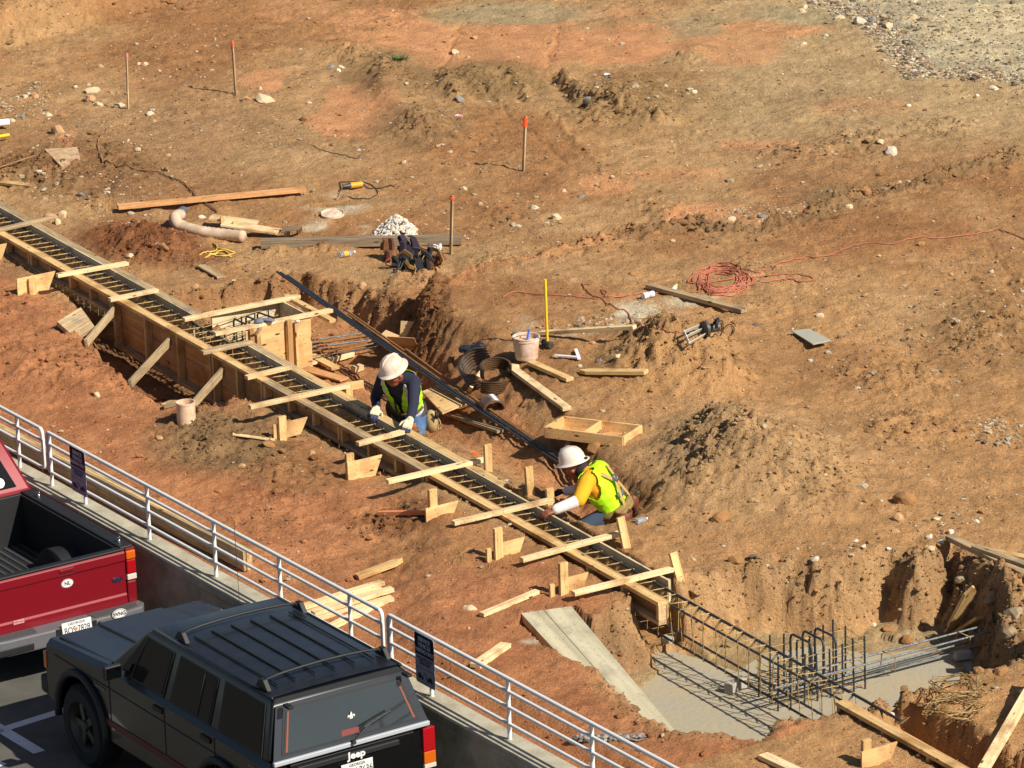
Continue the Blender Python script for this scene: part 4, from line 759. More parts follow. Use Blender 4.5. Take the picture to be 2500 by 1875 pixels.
def sheet(name, pts, J, m, parent, th=.004, label=None):        # thin plate through local points
    p = [J @ Vector(q) for q in pts]; n_ = Vector((0,0,0))
    for i in range(len(p)): a, b = p[i], p[(i+1) % len(p)]; n_ += Vector(((a.y-b.y)*(a.z+b.z), (a.z-b.z)*(a.x+b.x), (a.x-b.x)*(a.y+b.y)))
    n_.normalize(); k = len(p); mb = MB(); mb.add([q+n_*th for q in p]+[q-n_*th for q in p], [tuple(range(k)), tuple(range(2*k-1, k-1, -1))]+[(i, (i+1) % k, (i+1) % k+k, i+k) for i in range(k)])
    return tag(mb.build(name, m, parent), label)
def local(J, mb, *a, **k): return mb
Jm = Matrix(((-U.x,-V.x,0,0),(-U.y,-V.y,0,0),(0,0,1,0),(0,0,0,1)))
def suv():
    J = Matrix.Translation(UV(7.45, -6.50, ZP)) @ Jm
    r = empty('black_suv', UV(5.4, -6.50, ZP), 'boxy black four-door SUV with roof rack, parked by the wall at the bottom left', 'car')
    def arch(xc, R_=.43, n=10): return [(xc+R_*math.cos(R(180-180*k/n)), .40+R_*.98*math.sin(R(180-180*k/n))) for k in range(n+1)]
    def prof(top): # side outline, from rear bottom to front and back over the top
        p = [(0,.46)]+arch(.72)+arch(3.22)+[(3.86,.46),(3.88,.80),(3.84,1.00-top),(3.60,1.02-top),(2.95,1.07-top),(2.60,1.10-top),(.5,1.09-top),(-.01,1.08-top),(-.03,.75)]
        return p
    mb = MB(); P0 = prof(0); P1 = prof(.05); lay = [(-.805, P1, 1), (-.76, P0, 1), (.76, P0, 1), (.805, P1, 1)]; n = len(P0); vs = []
    for y, p, _ in lay: vs += [J @ Vector((a, y, b)) for a, b in p]
    fs = [tuple(range(n)), tuple(range(4*n-1, 3*n-1, -1))]+[(k*n+i, k*n+(i+1) % n, (k+1)*n+(i+1) % n, (k+1)*n+i) for k in range(3) for i in range(n)]
    mb.add(vs, fs); body = mb.build('body', BLACK, r, M=J, auto=28)
    # cabin
    def side(x, z, s=1, o=0): return (x, s*(.775-(z-1.09)*.30+o), z)
    ring = lambda z, x0, x1, y: [(x0,-y,z),(x1,-y,z),(x1,y,z),(x0,y,z)]
    mb = MB(); L = [ring(1.085,.0,2.72,.775), ring(1.51,.11,2.25,.648), ring(1.565,.17,2.16,.60)]; vs = [J @ Vector(q) for l in L for q in l]
    mb.add(vs, [(0,1,2,3),(8,11,10,9)]+[(k*4+i, k*4+(i+1) % 4, (k+1)*4+(i+1) % 4, (k+1)*4+i) for k in range(2) for i in range(4)]); mb.build('cabin', BLACK, r, M=J, bevel=.02, auto=30)
    # roof skin: crowned
    mb = MB(); nx, ny = 16, 12; vs = []
    for i in range(nx+1):
        for j in range(ny+1):
            x = .165+(2.15-.165)*i/nx; y = -.60+1.2*j/ny; e = 1-abs(2*j/ny-1)**3; f = 1-abs(2*i/nx-1)**5; vs.append(J @ Vector((x, y, 1.566+.032*e*f+.012*(1-(2*j/ny-1)**2))))
    mb.add(vs, [(i*(ny+1)+j, (i+1)*(ny+1)+j, (i+1)*(ny+1)+j+1, i*(ny+1)+j+1) for i in range(nx) for j in range(ny)]); roof = mb.build('roof', ROOFP, r, M=J, smooth=True)
    rz = lambda y: 1.566+.040-.03*(abs(y)/.6)**2.4
    for y in (-.46,-.27,-.08,.11,.30,.47):
        mb = MB(); mb.tube([J @ Vector((x, y, rz(y)+.012)) for x in (.30,.7,1.2,1.7)], .008, 6); mb.build('roof_strip', TRIM, roof)
    for x in (.36, 1.72):
        mb = MB(); mb.tube([J @ Vector((x, y, z)) for y, z in ((-.57,1.60),(-.54,1.655),(-.40,1.672),(-.2,1.682),(0,1.686),(.2,1.682),(.40,1.672),(.54,1.655),(.57,1.60))], .013, 8); cb = mb.build('rack_crossbar', TRIM, roof, auto=50)
        for s in (-1, 1):
            mb = MB(); mb.prism([(x-.10,1.585),(x+.10,1.585),(x+.03,1.665),(x-.03,1.665)], s*.555, s*.60, M=J); mb.build('rack_foot', TRIM, cb, bevel=.006)
    for s in (-1, 1):
        mb = MB(); mb.tube([J @ Vector((x, s*.615, 1.56)) for x in (.15,.8,1.5,2.15)], .016, 6); mb.build('drip_rail', BLACK, roof, smooth=True)
    # glass
    for s in (-1, 1):
        for pts in ([(2.50,1.12),(1.78,1.12),(1.74,1.475),(2.18,1.475)], [(1.62,1.12),(.98,1.12),(.98,1.48),(1.58,1.48)], [(.80,1.12),(.12,1.12),(.22,1.49),(.84,1.49)]):
            fr = sheet('window_frame', [side(x+(.03 if x > 1.3 else .02)*(1 if i in (0,3) else -1), z+(-.02 if z < 1.3 else .02), s, .004) for i, (x, z) in enumerate(pts)], J, TRIM, r, .004)
            sheet('window_glass', [side(x, z, s, .010) for x, z in pts], J, GLASS, fr, .002)
        for x, z0, z1 in ((2.30,1.12,1.475),(1.17,1.12,1.48)):
            mb = MB(); mb.tube([J @ Vector(side(x, z0, s, .014)), J @ Vector(side(x-(.12 if x > 2 else 0), z1, s, .014))], .010, 6); mb.build('window_divider', TRIM, r)
        mb = MB()
        for x in (2.68, 1.70, .84): mb.tube([J @ Vector((x, s*.806, .56)), J @ Vector((x, s*.807, 1.04))], .004, 5)
        mb.build('door_seam', TRIM, r)
        for x in (1.80, .98):
            mb = MB(); mb.box((x, s*.812, .99), (.16, .02, .045), M=J); mb.build('door_handle', TRIM, r, bevel=.006)
        mb = MB(); mb.prism([(2.80,.60),(1.14,.60),(1.14,.54),(2.80,.54)], s*.805, s*.812, M=J); mb.build('red_stripe', DRED, r)
        mb = MB(); mb.tube([J @ Vector((x, s*.808, .90)) for x in (3.7,2.9,1.5,.1)], .004, 5); mb.build('side_crease', TRIM, r)
        for xc in (.72, 3.22): # flares
            mb = MB(); pts = [J @ Vector((xc+.45*math.cos(R(a)), s*.815, .40+.46*math.sin(R(a)))) for a in range(185, -10, -12)]
            mb.tube(pts, .035, 8); mb.build('wheel_flare', TRIM, r, smooth=True)
            wheel(r, J, xc, s*.70, .37, .26, s)
        mr = MB(); mr.box((2.42, s*.90, 1.16), (.06, .17, .13), M=J); mo = mr.build('door_mirror', TRIM, r, M=J, bevel=.02)
        mr = MB(); mr.box((2.385, s*.90, 1.16), (.004, .14, .10), M=J); mr.build('mirror_glass', mat('mirror_glass',(120,126,124),.05,metal=1), mo, M=J)
        mr = MB(); mr.box((2.42, s*.80, 1.12), (.05, .06, .05), M=J); mr.build('mirror_arm', TRIM, mo)
    sheet('windshield', [(2.68,-.70,1.13),(2.68,.70,1.13),(2.275,.60,1.50),(2.275,-.60,1.50)], J, GLASS, r, .004)
    # hood
    mb = MB(); mb.prism([(2.78,1.085),(3.80,1.025),(3.80,1.0),(2.78,1.0)], -.70, .70, M=J); hd = mb.build('hood', ROOFP, r, M=J, bevel=.012)
    mb = MB(); mb.prism([(2.80,1.10),(3.80,1.045),(3.80,1.0),(2.80,1.0)], -.34, .30, M=J); mb.build('hood_bulge', ROOFP, hd, M=J, bevel=.01)
    mb = MB(); mb.prism([(2.64,1.115),(2.775,1.10),(2.775,1.05),(2.64,1.05)], -.72, .72, M=J); mb.build('cowl', TRIM, r, bevel=.005)
    mb = MB(); mb.box((3.93, 0, .54), (.16, 1.62, .17), M=J); mb.build('front_bumper', TRIM, r, M=J, bevel=.03)
    mb = MB(); mb.box((3.875, .80, .80), (.05, .03, .16), M=J); mb.build('side_marker', LAMB, r, bevel=.006)
    mb = MB(); mb.box((-.07, 0, .52), (.14, 1.60, .16), M=J); mb.build('rear_bumper', TRIM, r, M=J, bevel=.02)
    mb = MB(); mb.box((1.9, 0, .38), (3.6, 1.3, .16), M=J); mb.build('underbody', TRIM, r)
    # liftgate
    rp = lambda y, z, o=0: (-.035*(1-(z-1.09)/.42)+.095*(z-1.09)/.42-o, y, z)   # raked rear plane
    fr = sheet('liftgate_frame', [rp(-.745,1.095),rp(.745,1.095),rp(.625,1.515),rp(-.625,1.515)], J, SKYF, r, .006)  # frame toned grey: reflected sky put into the colour of dark bodywork
    sheet('glass_gasket', [rp(-.665,1.125,.009),rp(.665,1.125,.009),rp(.565,1.485,.009),rp(-.565,1.485,.009)], J, TRIM, fr, .002)
    gl = sheet('rear_glass', [rp(-.64,1.14,.014),rp(.64,1.14,.014),rp(.545,1.47,.014),rp(-.545,1.47,.014)], J, RGLASS, fr, .002)
    sheet('glass_edge_strip', [rp(-.625,1.15,.018),rp(-.605,1.15,.018),rp(-.52,1.46,.018),rp(-.535,1.46,.018)], J, ORR, gl, .001); sheet('glass_edge_strip', [rp(.605,1.15,.018),rp(.625,1.15,.018),rp(.535,1.46,.018),rp(.52,1.46,.018)], J, ORR, gl, .001)
    sheet('red_reflection_bar', [rp(-.09,1.155,.018),rp(.09,1.155,.018),rp(.08,1.20,.018),rp(-.08,1.20,.018)], J, mat('dim_red',(120,52,50),.4), gl, .001)
    mb = MB(); mb.box((-.045,0,1.075), (.035,1.50,.038), M=J); mb.build('sun_glint_ledge', GLINT, r, M=J, bevel=.006)  # body ledge under the glass, painted bright for the sun it reflects
    mb = MB(); mb.box((-.04,0,.86), (.03,1.20,.36), M=J); lg = mb.build('liftgate', BLACK, r, M=J, bevel=.012)
    mb = MB(); mb.box((-.062,.05,.985), (.03,.98,.05), M=J); mb.build('liftgate_trim', TRIM, lg, M=J, bevel=.008)
    mb = MB(); mb.tube([J @ Vector(q) for q in ((-.07,.0,1.10),(-.075,-.12,1.19),(-.05,-.26,1.25))], .007, 6); mb.tube([J @ Vector(q) for q in ((-.075,-.10,1.205),(-.04,-.38,1.27))], .010, 6); mb.cyl(J @ Vector((-.04,.0,1.09)), J @ Vector((-.09,.0,1.10)), .018, n=10); mb.build('rear_wiper', TRIM, r, auto=50)
    for s in (-1, 1):
        mb = MB(); 
        tl = MB(); tl.box((-.03, s*.745, .925), (.04, .115, .21), M=J); t = tl.build('tail_light', LREDP, r, M=J, bevel=.006)
        a = MB(); a.box((-.032, s*.745, .765), (.04, .115, .105), M=J); a.build('amber_lens', LAMB, t, M=J, bevel=.005)
        a = MB(); a.box((-.034, s*.745, .690), (.04, .115, .04), M=J); a.build('white_lens', LWHT, t, M=J, bevel=.005)
        a = MB(); a.box((-.02, s*.57, 1.54), (.10, .05, .025), M=J); a.build('liftgate_hinge', TRIM, r, bevel=.005)
    B = lambda y, z, x=-.08: plane_M(J @ Vector((x, y, z)), V, Z)
    text('badge_lettering', 'Jeep', .085, B(-.02,.985,-.0785), STK, lg, xs=1.15, bold=.003)
    mb = MB(); mb.box((-.075,-.02,.845), (.006,.305,.155), M=J); pl = mb.build('number_plate', PLATE, r, M=J, bevel=.002)
    text('plate_number', 'AFW 7636', .085, B(-.02,.84,-.0795), INK, pl, xs=.78); text('plate_state', 'GEORGIA', .036, B(-.02,.90,-.0795), INK, pl)
    fx = lambda x, y: gl
    # fleur-de-lis decal on the glass
    Mf = plane_M(J @ Vector(rp(-.035,1.285,.019)), V, Z); mb = MB()
    for poly in ([(0,.052),(.011,.03),(.009,.008),(.004,-.002),(-.004,-.002),(-.009,.008),(-.011,.03)], [(.006,-.002),(.012,.018),(.026,.026),(.036,.016),(.034,.003),(.027,.0),(.027,.010),(.020,.012),(.014,-.002)], [(-.006,-.002),(-.012,.018),(-.026,.026),(-.036,.016),(-.034,.003),(-.027,.0),(-.027,.010),(-.020,.012),(-.014,-.002)], [(-.017,-.004),(.017,-.004),(.017,-.010),(-.017,-.010)], [(-.004,-.010),(.004,-.010),(.007,-.028),(0,-.040),(-.007,-.028)], [(.006,-.010),(.012,-.012),(.02,-.026),(.012,-.024)], [(-.006,-.010),(-.012,-.012),(-.02,-.026),(-.012,-.024)]):
        mb.prism(poly, 0, .001, axis='z', M=Mf)
    mb.build('fleur_de_lis_decal', STK, gl, M=Mf)
    Sd = lambda x, z: plane_M(J @ Vector((x, .812, z)), U, Z)
    text('fender_lettering', 'Cherokee', .055, Sd(2.86,.86), mat('dull_silver',(150,146,136),.4,metal=.4), r, xs=.9); text('quarter_lettering', '4.0 LITRE', .035, Sd(.20,.99), mat('dull_silver',(150,146,136)), r)
    return r
suv()
def pickup():
    J = Matrix.Translation(UV(2.25, -6.50, ZP)) @ Jm; r = empty('red_pickup', UV(.8, -6.50, ZP), 'metallic red pickup truck with black bed liner, cut by the left edge', 'pickup truck')
    hw = .83
    def arch(xc, R_=.42, n=10): return [(xc+R_*math.cos(R(180-180*k/n)), .40+R_*math.sin(R(180-180*k/n))) for k in range(n+1)]
    for s in (-1, 1): # bed sides
        p = [(.05,.50)]+arch(.95)+[(2.0,.50),(2.0,1.10),(.02,1.10),(.02,.5)]; mb = MB(); mb.prism(p, s*(hw-.14), s*hw, M=J); b = mb.build('bed_side', REDP, r, M=J, bevel=.02)
        mb = MB(); mb.box((1.0, s*(hw-.075), 1.118), (2.0,.135,.03), M=J); mb.build('rail_cap', LINER, b, M=J, bevel=.012)
        mb = MB(); mb.box((1.0, s*(hw-.155), .86), (1.94,.02,.50), M=J); mb.build('liner_wall', LINER, b, M=J)
        mb = MB(); mb.lathe([(.40,-.11),(.40,.10),(.34,.13),(.0,.13)], J @ Matrix.Translation((.95, s*(hw-.27), .48)) @ Matrix.Rotation(R(90*s), 4, 'X'), 28); mb.build('wheel_hump', LINER, r, auto=40)
        wheel(r, J, .95, s*.72, .34, .22, s)
        for x in (.12, 1.72):
            mb = MB(); mb.lathe([(.001,.035),(.012,.03),(.015,0)], J @ Matrix.Translation((x, s*(hw-.085), 1.133)), 10); o = [J @ Vector((x+.018*math.cos(t), s*(hw-.085), 1.18+.018*math.sin(t))) for t in [k*.5236 for k in range(12)]]; mb.tube(o, .004, 6, closed=True); mb.build('tie_down_ring', CHR, r, smooth=True)
        # tail light
        t = MB(); t.box((.0, s*(hw-.048), .93), (.06,.098,.14), M=J); tl = t.build('tail_light', LREDP, r, M=J, bevel=.012)
        t = MB(); t.box((.0, s*(hw-.048), 1.045), (.06,.098,.085), M=J); t.build('amber_lens', LAMB, tl, M=J, bevel=.012)
        t = MB(); t.box((.0, s*(hw-.048), .83), (.06,.098,.055), M=J); t.build('white_lens', LWHT, tl, M=J, bevel=.008)
        t = MB(); t.box((.01, s*(hw-.048), .645), (.055,.098,.29), M=J); t.build('corner_panel', REDP, r, M=J, bevel=.015); t = MB(); t.box((.012, s*(hw-.048), 1.10), (.055,.098,.02), M=J); t.build('corner_cap', REDP, r, M=J, bevel=.006)
    mb = MB(); mb.box((1.0,0,.60), (1.95,1.34,.03), M=J); fl_ = mb.build('bed_floor', LINER, r, M=J)
    for k in range(16):
        mb = MB(); mb.box((1.0,-.62+k*.0827,.618), (1.9,.035,.012), M=J); mb.build('floor_rib', mat('liner_rib',(62,64,66),.45), fl_, M=J, bevel=.004)
    mb = MB(); mb.box((1.97,0,.86), (.04,1.36,.52), M=J); mb.build('bed_front_wall', LINER, r, M=J, bevel=.01)
    # tailgate with stepped pressing
    y1 = hw-.105
    prof = [(.03,.545),(-.012,.55),(-.022,.58),(-.018,.66),(-.008,.68),(-.008,.985),(-.020,1.0),(-.018,1.075),(.0,1.095),(.05,1.095),(.055,.545)]
    mb = MB(); mb.prism(prof, -y1, y1, M=J); tg = mb.build('tailgate', REDP, r, M=J, bevel=.004)
    mb = MB(); mb.box((.02,0,1.108), (.075,2*y1,.024), M=J); mb.build('tailgate_cap', TRIM, tg, M=J, bevel=.008); mb = MB(); mb.box((.07,0,.84), (.02,2*y1,.46), M=J); mb.build('inner_liner', LINER, tg, M=J)
    def onT(x, y, o=.010): p = PU(x, y, 2.25+o); return p
    h = onT(161,1396); hl = J.inverted() @ h
    mb = MB(); mb.box((-.014, hl.y, hl.z+.005), (.012,.17,.085), M=J); rc = mb.build('handle_recess', mat('recess_red',(96,14,24),.5), tg, M=J, bevel=.01)
    mb = MB(); mb.box((-.024, hl.y, hl.z+.018), (.014,.15,.035), M=J); mb.build('handle', REDP, tg, M=J, bevel=.008)
    def oval(mm, name, c, a, b, off, par):
        M = plane_M(c+U*off, V, Z); mb = MB(); mb.prism([(a*math.cos(t*.2618), b*math.sin(t*.2618)) for t in range(24)], 0, .0015, axis='z', M=M); return mb.build(name, mm, par, M=M), M
    e, M = oval(STK, 'country_sticker', onT(164,1424), .062, .042, .0, tg); oval(mat('sticker_ring',(90,90,96)), 'sticker_ring', onT(164,1424), .058, .038, .0018, tg)[0]; oval(STK, 'sticker_face', onT(164,1424), .055, .035, .0036, tg)
    text('sticker_lettering', 'NL', .05, M @ Matrix.Translation((0,0,.0062)), INK, tg, bold=.001)
    c = onT(286,1415); e, M = oval(CHR, 'oval_badge', c, .058, .026, .0, tg); e2, M2 = oval(mat('badge_blue',(36,44,74),.3,coat=1), 'badge_field', c, .050, .020, .002, tg); text('badge_script', 'Ford', .035, M @ Matrix.Translation((0,0,.0042)), CHR, tg)
    M = plane_M(onT(46,1518, .024), V, Z); mb = MB(); mb.prism([(-.055,-.02),(.055,-.02),(.055,.02),(-.055,.02)], 0, .001, axis='z', M=M); mb.build('small_red_sticker', mat('dusty_pink',(196,140,140),.5), tg, M=M)
    text('sticker_lettering', 'MSI vote', .026, M @ Matrix.Translation((0,0,.0014)), mat('maroon_ink',(120,20,36)), tg)
    # bumper
    mb = MB(); out = [(.02,-.85),(-.08,-.86),(-.17,-.80),(-.20,-.62),(-.21,0),(-.20,.62),(-.17,.80),(-.08,.86),(.02,.85)]; mb.prism(out, .42, .575, M=J, axis='z'); bp = mb.build('bumper', BUMP, r, M=J, bevel=.015)
    for s in (-1, 1):
        mb = MB(); mb.prism([(-.04,s*.28),(-.17,s*.30),(-.165,s*.62),(-.14,s*.76),(-.04,s*.79)], .5765, .581, M=J, axis='z'); mb.build('step_pad', mat('step_pad',(72,72,74),.7,bump=.8,bscale=180), bp, M=J)
        mb = MB(); mb.box((-.207, s*.56, .47), (.012,.40,.06), M=J); mb.build('bumper_insert', TRIM, bp, M=J, bevel=.004)
    yc = (J.inverted() @ UV(2.25, -6.42, 0)).y
    mb = MB(); mb.box((-.212, yc, .50), (.006,.42,.15), M=J); mb.build('plate_recess', TRIM, bp, M=J, bevel=.01)
    Bp = plane_M(J @ Vector((-.225, yc+.0, .545)), V, Z); Mt = Bp @ Matrix.Rotation(R(-8), 4, 'X'); mb = MB(); mb.prism([(-.152,-.076),(.152,-.076),(.152,.076),(-.152,.076)], -.002, 0, axis='z', M=Mt); np_ = mb.build('number_plate', PLATE, r, M=Mt, bevel=.001)
    text('plate_number', 'BQS 7828', .088, Mt @ Matrix.Translation((0,-.008,.001)), INK, np_, xs=.74); text('plate_state', 'GEORGIA', .034, Mt @ Matrix.Translation((0,.054,.001)), INK, np_, xs=1.2); text('plate_county', 'FULTON', .024, Mt @ Matrix.Translation((0,-.062,.001)), INK, np_)
    mb = MB(); M3 = Mt @ Matrix.Translation((-.012,.0,.0015)); mb.prism([(.018*math.cos(t*.5236), .016*math.sin(t*.5236)) for t in range(12)], 0, .001, axis='z', M=M3); mb.build('plate_peach', mat('peach',(226,140,90),.5), np_)
    c = PU(291, 1498, 2.25+.212); e, M = oval(STK, 'oval_sticker', c, .075, .048, .002, bp); oval(INK, 'sticker_ring', c, .069, .042, .004, bp); oval(STK, 'sticker_face', c, .065, .038, .006, bp); text('sticker_lettering', 'WNG', .05, M @ Matrix.Translation((0,0,.007)), INK, bp, bold=.001)
    mb = MB(); mb.lathe([(.0,.03),(.018,.028),(.02,0)], plane_M(J @ Vector((-.21, yc-.24, .53)), V, Z), 12); mb.build('bumper_socket', TRIM, bp)
    # cab
    mb = MB(); L = [((1.99,3.8),.82,.50),((1.99,3.8),.82,1.12),((2.30,3.2),.66,1.62),((2.36,3.1),.60,1.66)]; vs = []
    for (x0, x1), y, z in L: vs += [J @ Vector(q) for q in ((x0,-y,z),(x1,-y,z),(x1,y,z),(x0,y,z))]
    mb.add(vs, [(0,1,2,3),(12,15,14,13)]+[(k*4+i, k*4+(i+1) % 4, (k+1)*4+(i+1) % 4, (k+1)*4+i) for k in range(3) for i in range(4)]); cb = mb.build('cab', REDP, r, M=J, bevel=.03, auto=30)
    mb = MB(); mb.prism([(3.7,.5),(4.95,.5),(4.95,.9),(4.7,1.0),(3.7,1.08)], -.8, .8, M=J); mb.build('front_end', REDP, r, M=J, bevel=.03)
    bk = lambda y, z, o: (1.99+.31*(z-1.12)/.5-o, y, z)
    g_ = sheet('rear_window', [bk(-.66,1.18,.01),bk(.66,1.18,.01),bk(.54,1.54,.01),bk(-.54,1.54,.01)], J, GLASS, r, .004)
    c = J @ Vector(bk(-.50,1.24,.02)); M = plane_M(c, V, Z+U*-.5); mb = MB(); mb.prism([(.05*math.cos(t*.2618), .05*math.sin(t*.2618)) for t in range(24)], 0, .002, axis='z', M=M); mb.build('round_decal', STK, g_, M=M)
    for s in (-1, 1):
        sheet('side_window', [(2.2,s*.80,1.16),(3.5,s*.80,1.16),(3.15,s*.665,1.57),(2.4,s*.665,1.57)], J, GLASS, r, .006); wheel(r, J, 3.95, s*.72, .34, .22, s)
    return r
pickup()
def stripe(x0, y0, x1, y1, w):
    a, b = P(x0, y0, ZP+.004), P(x1, y1, ZP+.004); d = (b-a).normalized(); n_ = d.cross(Z)*w/2
    return tag(quad('road_marking', [a-n_, b-n_, b+n_, a+n_], PAINT), kind='structure')
stripe(-120, 1820, 200, 1720, .11); stripe(-60, 1742, 96, 1836, .12); stripe(-80, 1835, 4, 1870, .12)
# ================================================================ SMALL THINGS ON THE SITE
def px_m(x, y): return FPX/((P(x, y)-camp).dot(fw))
PVC = mat('white_plastic', (226,206,180), .5, var=.12, vscale=12, rgb2=(206,160,120)); WPL = mat('clean_white_plastic', (236,236,238), .4); CLR = mat('clear_plastic', (200,206,214), .12, trans=.6, spec=.6, alpha=.75)
CARD = mat('cardboard', (196,162,118), .85, var=.1, vscale=8); CARDD = mat('cardboard_brown', (170,122,76), .85, var=.1, vscale=8); BLKP = mat('black_corrugated', (30,30,30), .3, spec=.5, coat=.3, rgb2=(112,82,56), vscale=5, var=.3); STEEL = mat('steel', (140,140,140), .4, metal=.7, var=.2, vscale=20); DSTEEL = mat('dark_steel', (92,88,84), .5, metal=.5, var=.3, vscale=14)
YELP = mat('yellow_handle', (236,196,40), .45); BLUP = mat('blue_plastic', (46,104,214), .45); CORD = mat('orange_cord', (200,108,80), .65, var=.2, vscale=9, rgb2=(150,96,74)); BCORD = mat('black_cord', (38,38,38), .6); HOSE = mat('brown_hose', (158,120,78), .7, rgb2=(120,86,54), vscale=8, var=.2)
LEA = mat('brown_leather', (128,78,46), .7, var=.35, vscale=9, bump=.4, bscale=40, rgb2=(78,46,28)); WEB = mat('tan_webbing', (196,160,92), .8, var=.2, vscale=14); GWEB = mat('grey_webbing', (92,96,98), .8); DKF = mat('dark_fabric', (34,32,40), .9, var=.3, vscale=10, bump=.5, bscale=30)
def thing(name, p, label, cat, group=None): return empty(name, p, label, cat, group)
def snake(pts, r, name, m, label, cat, n=6, lift=.012, sub=6, group=None, wob=.004, seed=0):
    rr = random.Random(seed); q = [G(x, y) for x, y in pts]; out = []
    for i in range(len(q)-1):
        p0, p1, p2, p3 = q[max(i-1,0)], q[i], q[i+1], q[min(i+2, len(q)-1)]
        for k in range(sub):
            t = k/sub; v = .5*((2*p1)+(p2-p0)*t+(2*p0-5*p1+4*p2-p3)*t*t+(3*p1-p0-3*p2+p3)*t**3); v = v+Vector((rr.uniform(-wob,wob), rr.uniform(-wob,wob), 0)); v.z = hgt(v.x, v.y)+lift; out.append(v)
    out.append(q[-1]+Z*lift); mb = MB(); mb.tube(out, r, n); return tag(mb.build(name, m, smooth=True), label, cat, group)
# bucket
b = G(1286, 880); bk = thing('bucket', b, 'dirty white mortar bucket standing beside the sledgehammer', 'bucket'); M = Matrix.Translation(b+Z*.005)
mb = MB(); mb.lathe([(.0,.0),(.112,.0),(.116,.01),(.136,.20),(.142,.20),(.142,.212),(.136,.214),(.137,.226),(.143,.226),(.143,.238),(.136,.240),(.130,.236),(.118,.02),(.0,.02)], M, 36); mb.build('pail', mat('mortar_pail', (222,212,204), .6, rgb2=(196,150,112), vscale=9, var=.2), bk, M=M, auto=40)
mb = MB(); mb.lathe([(.0,.19),(.08,.192),(.129,.185)], M, 30); mb.build('mortar', mat('wet_mortar',(206,180,148),.8,var=.2,vscale=20), bk)
mb = MB(); mb.tube([b+Vector((.146*math.cos(t), .146*math.sin(t)*1, .20-.10*math.sin(t)*-1*(-1))) for t in [math.pi+k*math.pi/12 for k in range(13)]], .0035, 6); mb.build('wire_handle', STEEL, bk, smooth=True)
p = P(1287, 829, b.z+.2); mb = MB(); mb.cyl(p, PY(1292,804,p.y+.02), .013, .010); tag(mb.build('scoop_handle', BLUP, auto=40), 'blue handled tool sticking out of the mortar bucket', 'hand tool')
# sledgehammer
h0 = G(1337, 852)+Z*.045; sl = thing('sledgehammer', h0-Z*.05, 'sledgehammer with a yellow handle standing upright on its head', 'sledgehammer')
d = (G(1356,856)-G(1318,840)); d.z = 0; d.normalize(); mb = MB()
for s in (-1, 1): mb.cyl(h0, h0+d*s*.06, .032, n=8); mb.cyl(h0+d*s*.06, h0+d*s*.078, .040, .036, n=8)
mb.build('hammer_head', DSTEEL, sl, auto=30, bevel=.002); mb = MB(); t = PY(1331, 682, h0.y); mb.tube([h0-Z*.02, h0.lerp(t,.5), t], [.014,.013,.015], 10); mb.build('handle', YELP, sl, auto=40)
# spray cans
c = G(1570, 731)+Z*.035; e = G(1603, 724)+Z*.035; can = thing('marking_can', c-Z*.03, 'white marking paint can lying on its side beside the long pale plank', 'spray can'); d = (e-c).normalized()
mb = MB(); mb.cyl(c, c+d*.15, .033, n=16); mb.build('can_body', WPL, can, auto=40); mb = MB(); mb.cyl(c+d*.151, c+d*.165, .028, .018, n=16); mb.build('can_top', STEEL, can, auto=40); mb = MB(); mb.cyl(c+d*.06, c+d*.11, .0336, n=16, caps=False); mb.build('can_label', mat('red_print',(150,110,120),.5,rgb2=(226,222,226),vscale=60,var=.4), can)
c = G(1640, 716); can = thing('marking_can', c, 'white marking can with a yellow cap half hidden behind the long pale plank', 'spray can'); mb = MB(); mb.cyl(c, c+Z*.055+V*.05, .026, n=14); mb.build('can_body', WPL, can, auto=40); mb = MB(); mb.cyl(c+Z*.056+V*.051, c+Z*.08+V*.07, .020, .014, n=14); mb.build('cap', YELP, can, auto=40)
# circular saw
s0 = G(1690, 835); saw = thing('circular_saw', s0, 'grey circular saw tipped on its side with its base plate facing out', 'power saw')
def sp_(x, y, z): return P(x, y, s0.z+z)
q = [sp_(1670,811,.10), sp_(1716,792,.12), sp_(1724,815,.05), sp_(1682,839,.01)]
fr = MB()
for a, b_ in ((q[0],q[1]),(q[1],q[2]),(q[2],q[3]),(q[3],q[0]),(q[0].lerp(q[3],.42),q[1].lerp(q[2],.42))):
    F = frame(a, b_-a, V); fr.box(((b_-a).length/2,0,0), ((b_-a).length+.03,.040,.008), M=F)
fr.build('base_plate', mat('bare_aluminium',(205,202,190),.45,metal=.2,var=.15,vscale=20), saw)
c = sp_(1712,806,.09)+V*.06; mb = MB(); mb.cyl(c-V*.03, c+V*.0, .085, n=28); mb.build('blade_guard', DSTEEL, saw, auto=40); mb = MB(); mb.cyl(c+V*.0, c+V*.14+U*.02, .05, .045, n=18); mb.build('motor', DSTEEL, saw, auto=40); mb = MB(); mb.tube([c+V*.10+Z*.04, c+V*.13+Z*.09+U*.03, c+V*.07+Z*.10+U*.10, c+V*.04+Z*.03+U*.12], .017, 8); mb.build('handle', TRIM, saw, smooth=True)
snake([(1735,800),(1755,790),(1765,795),(1762,812),(1745,822),(1728,824),(1740,810),(1768,806),(1792,812),(1760,818)], .006, 'saw_cord', BCORD, 'black power cord looped behind the circular saw', 'cord', lift=.02)
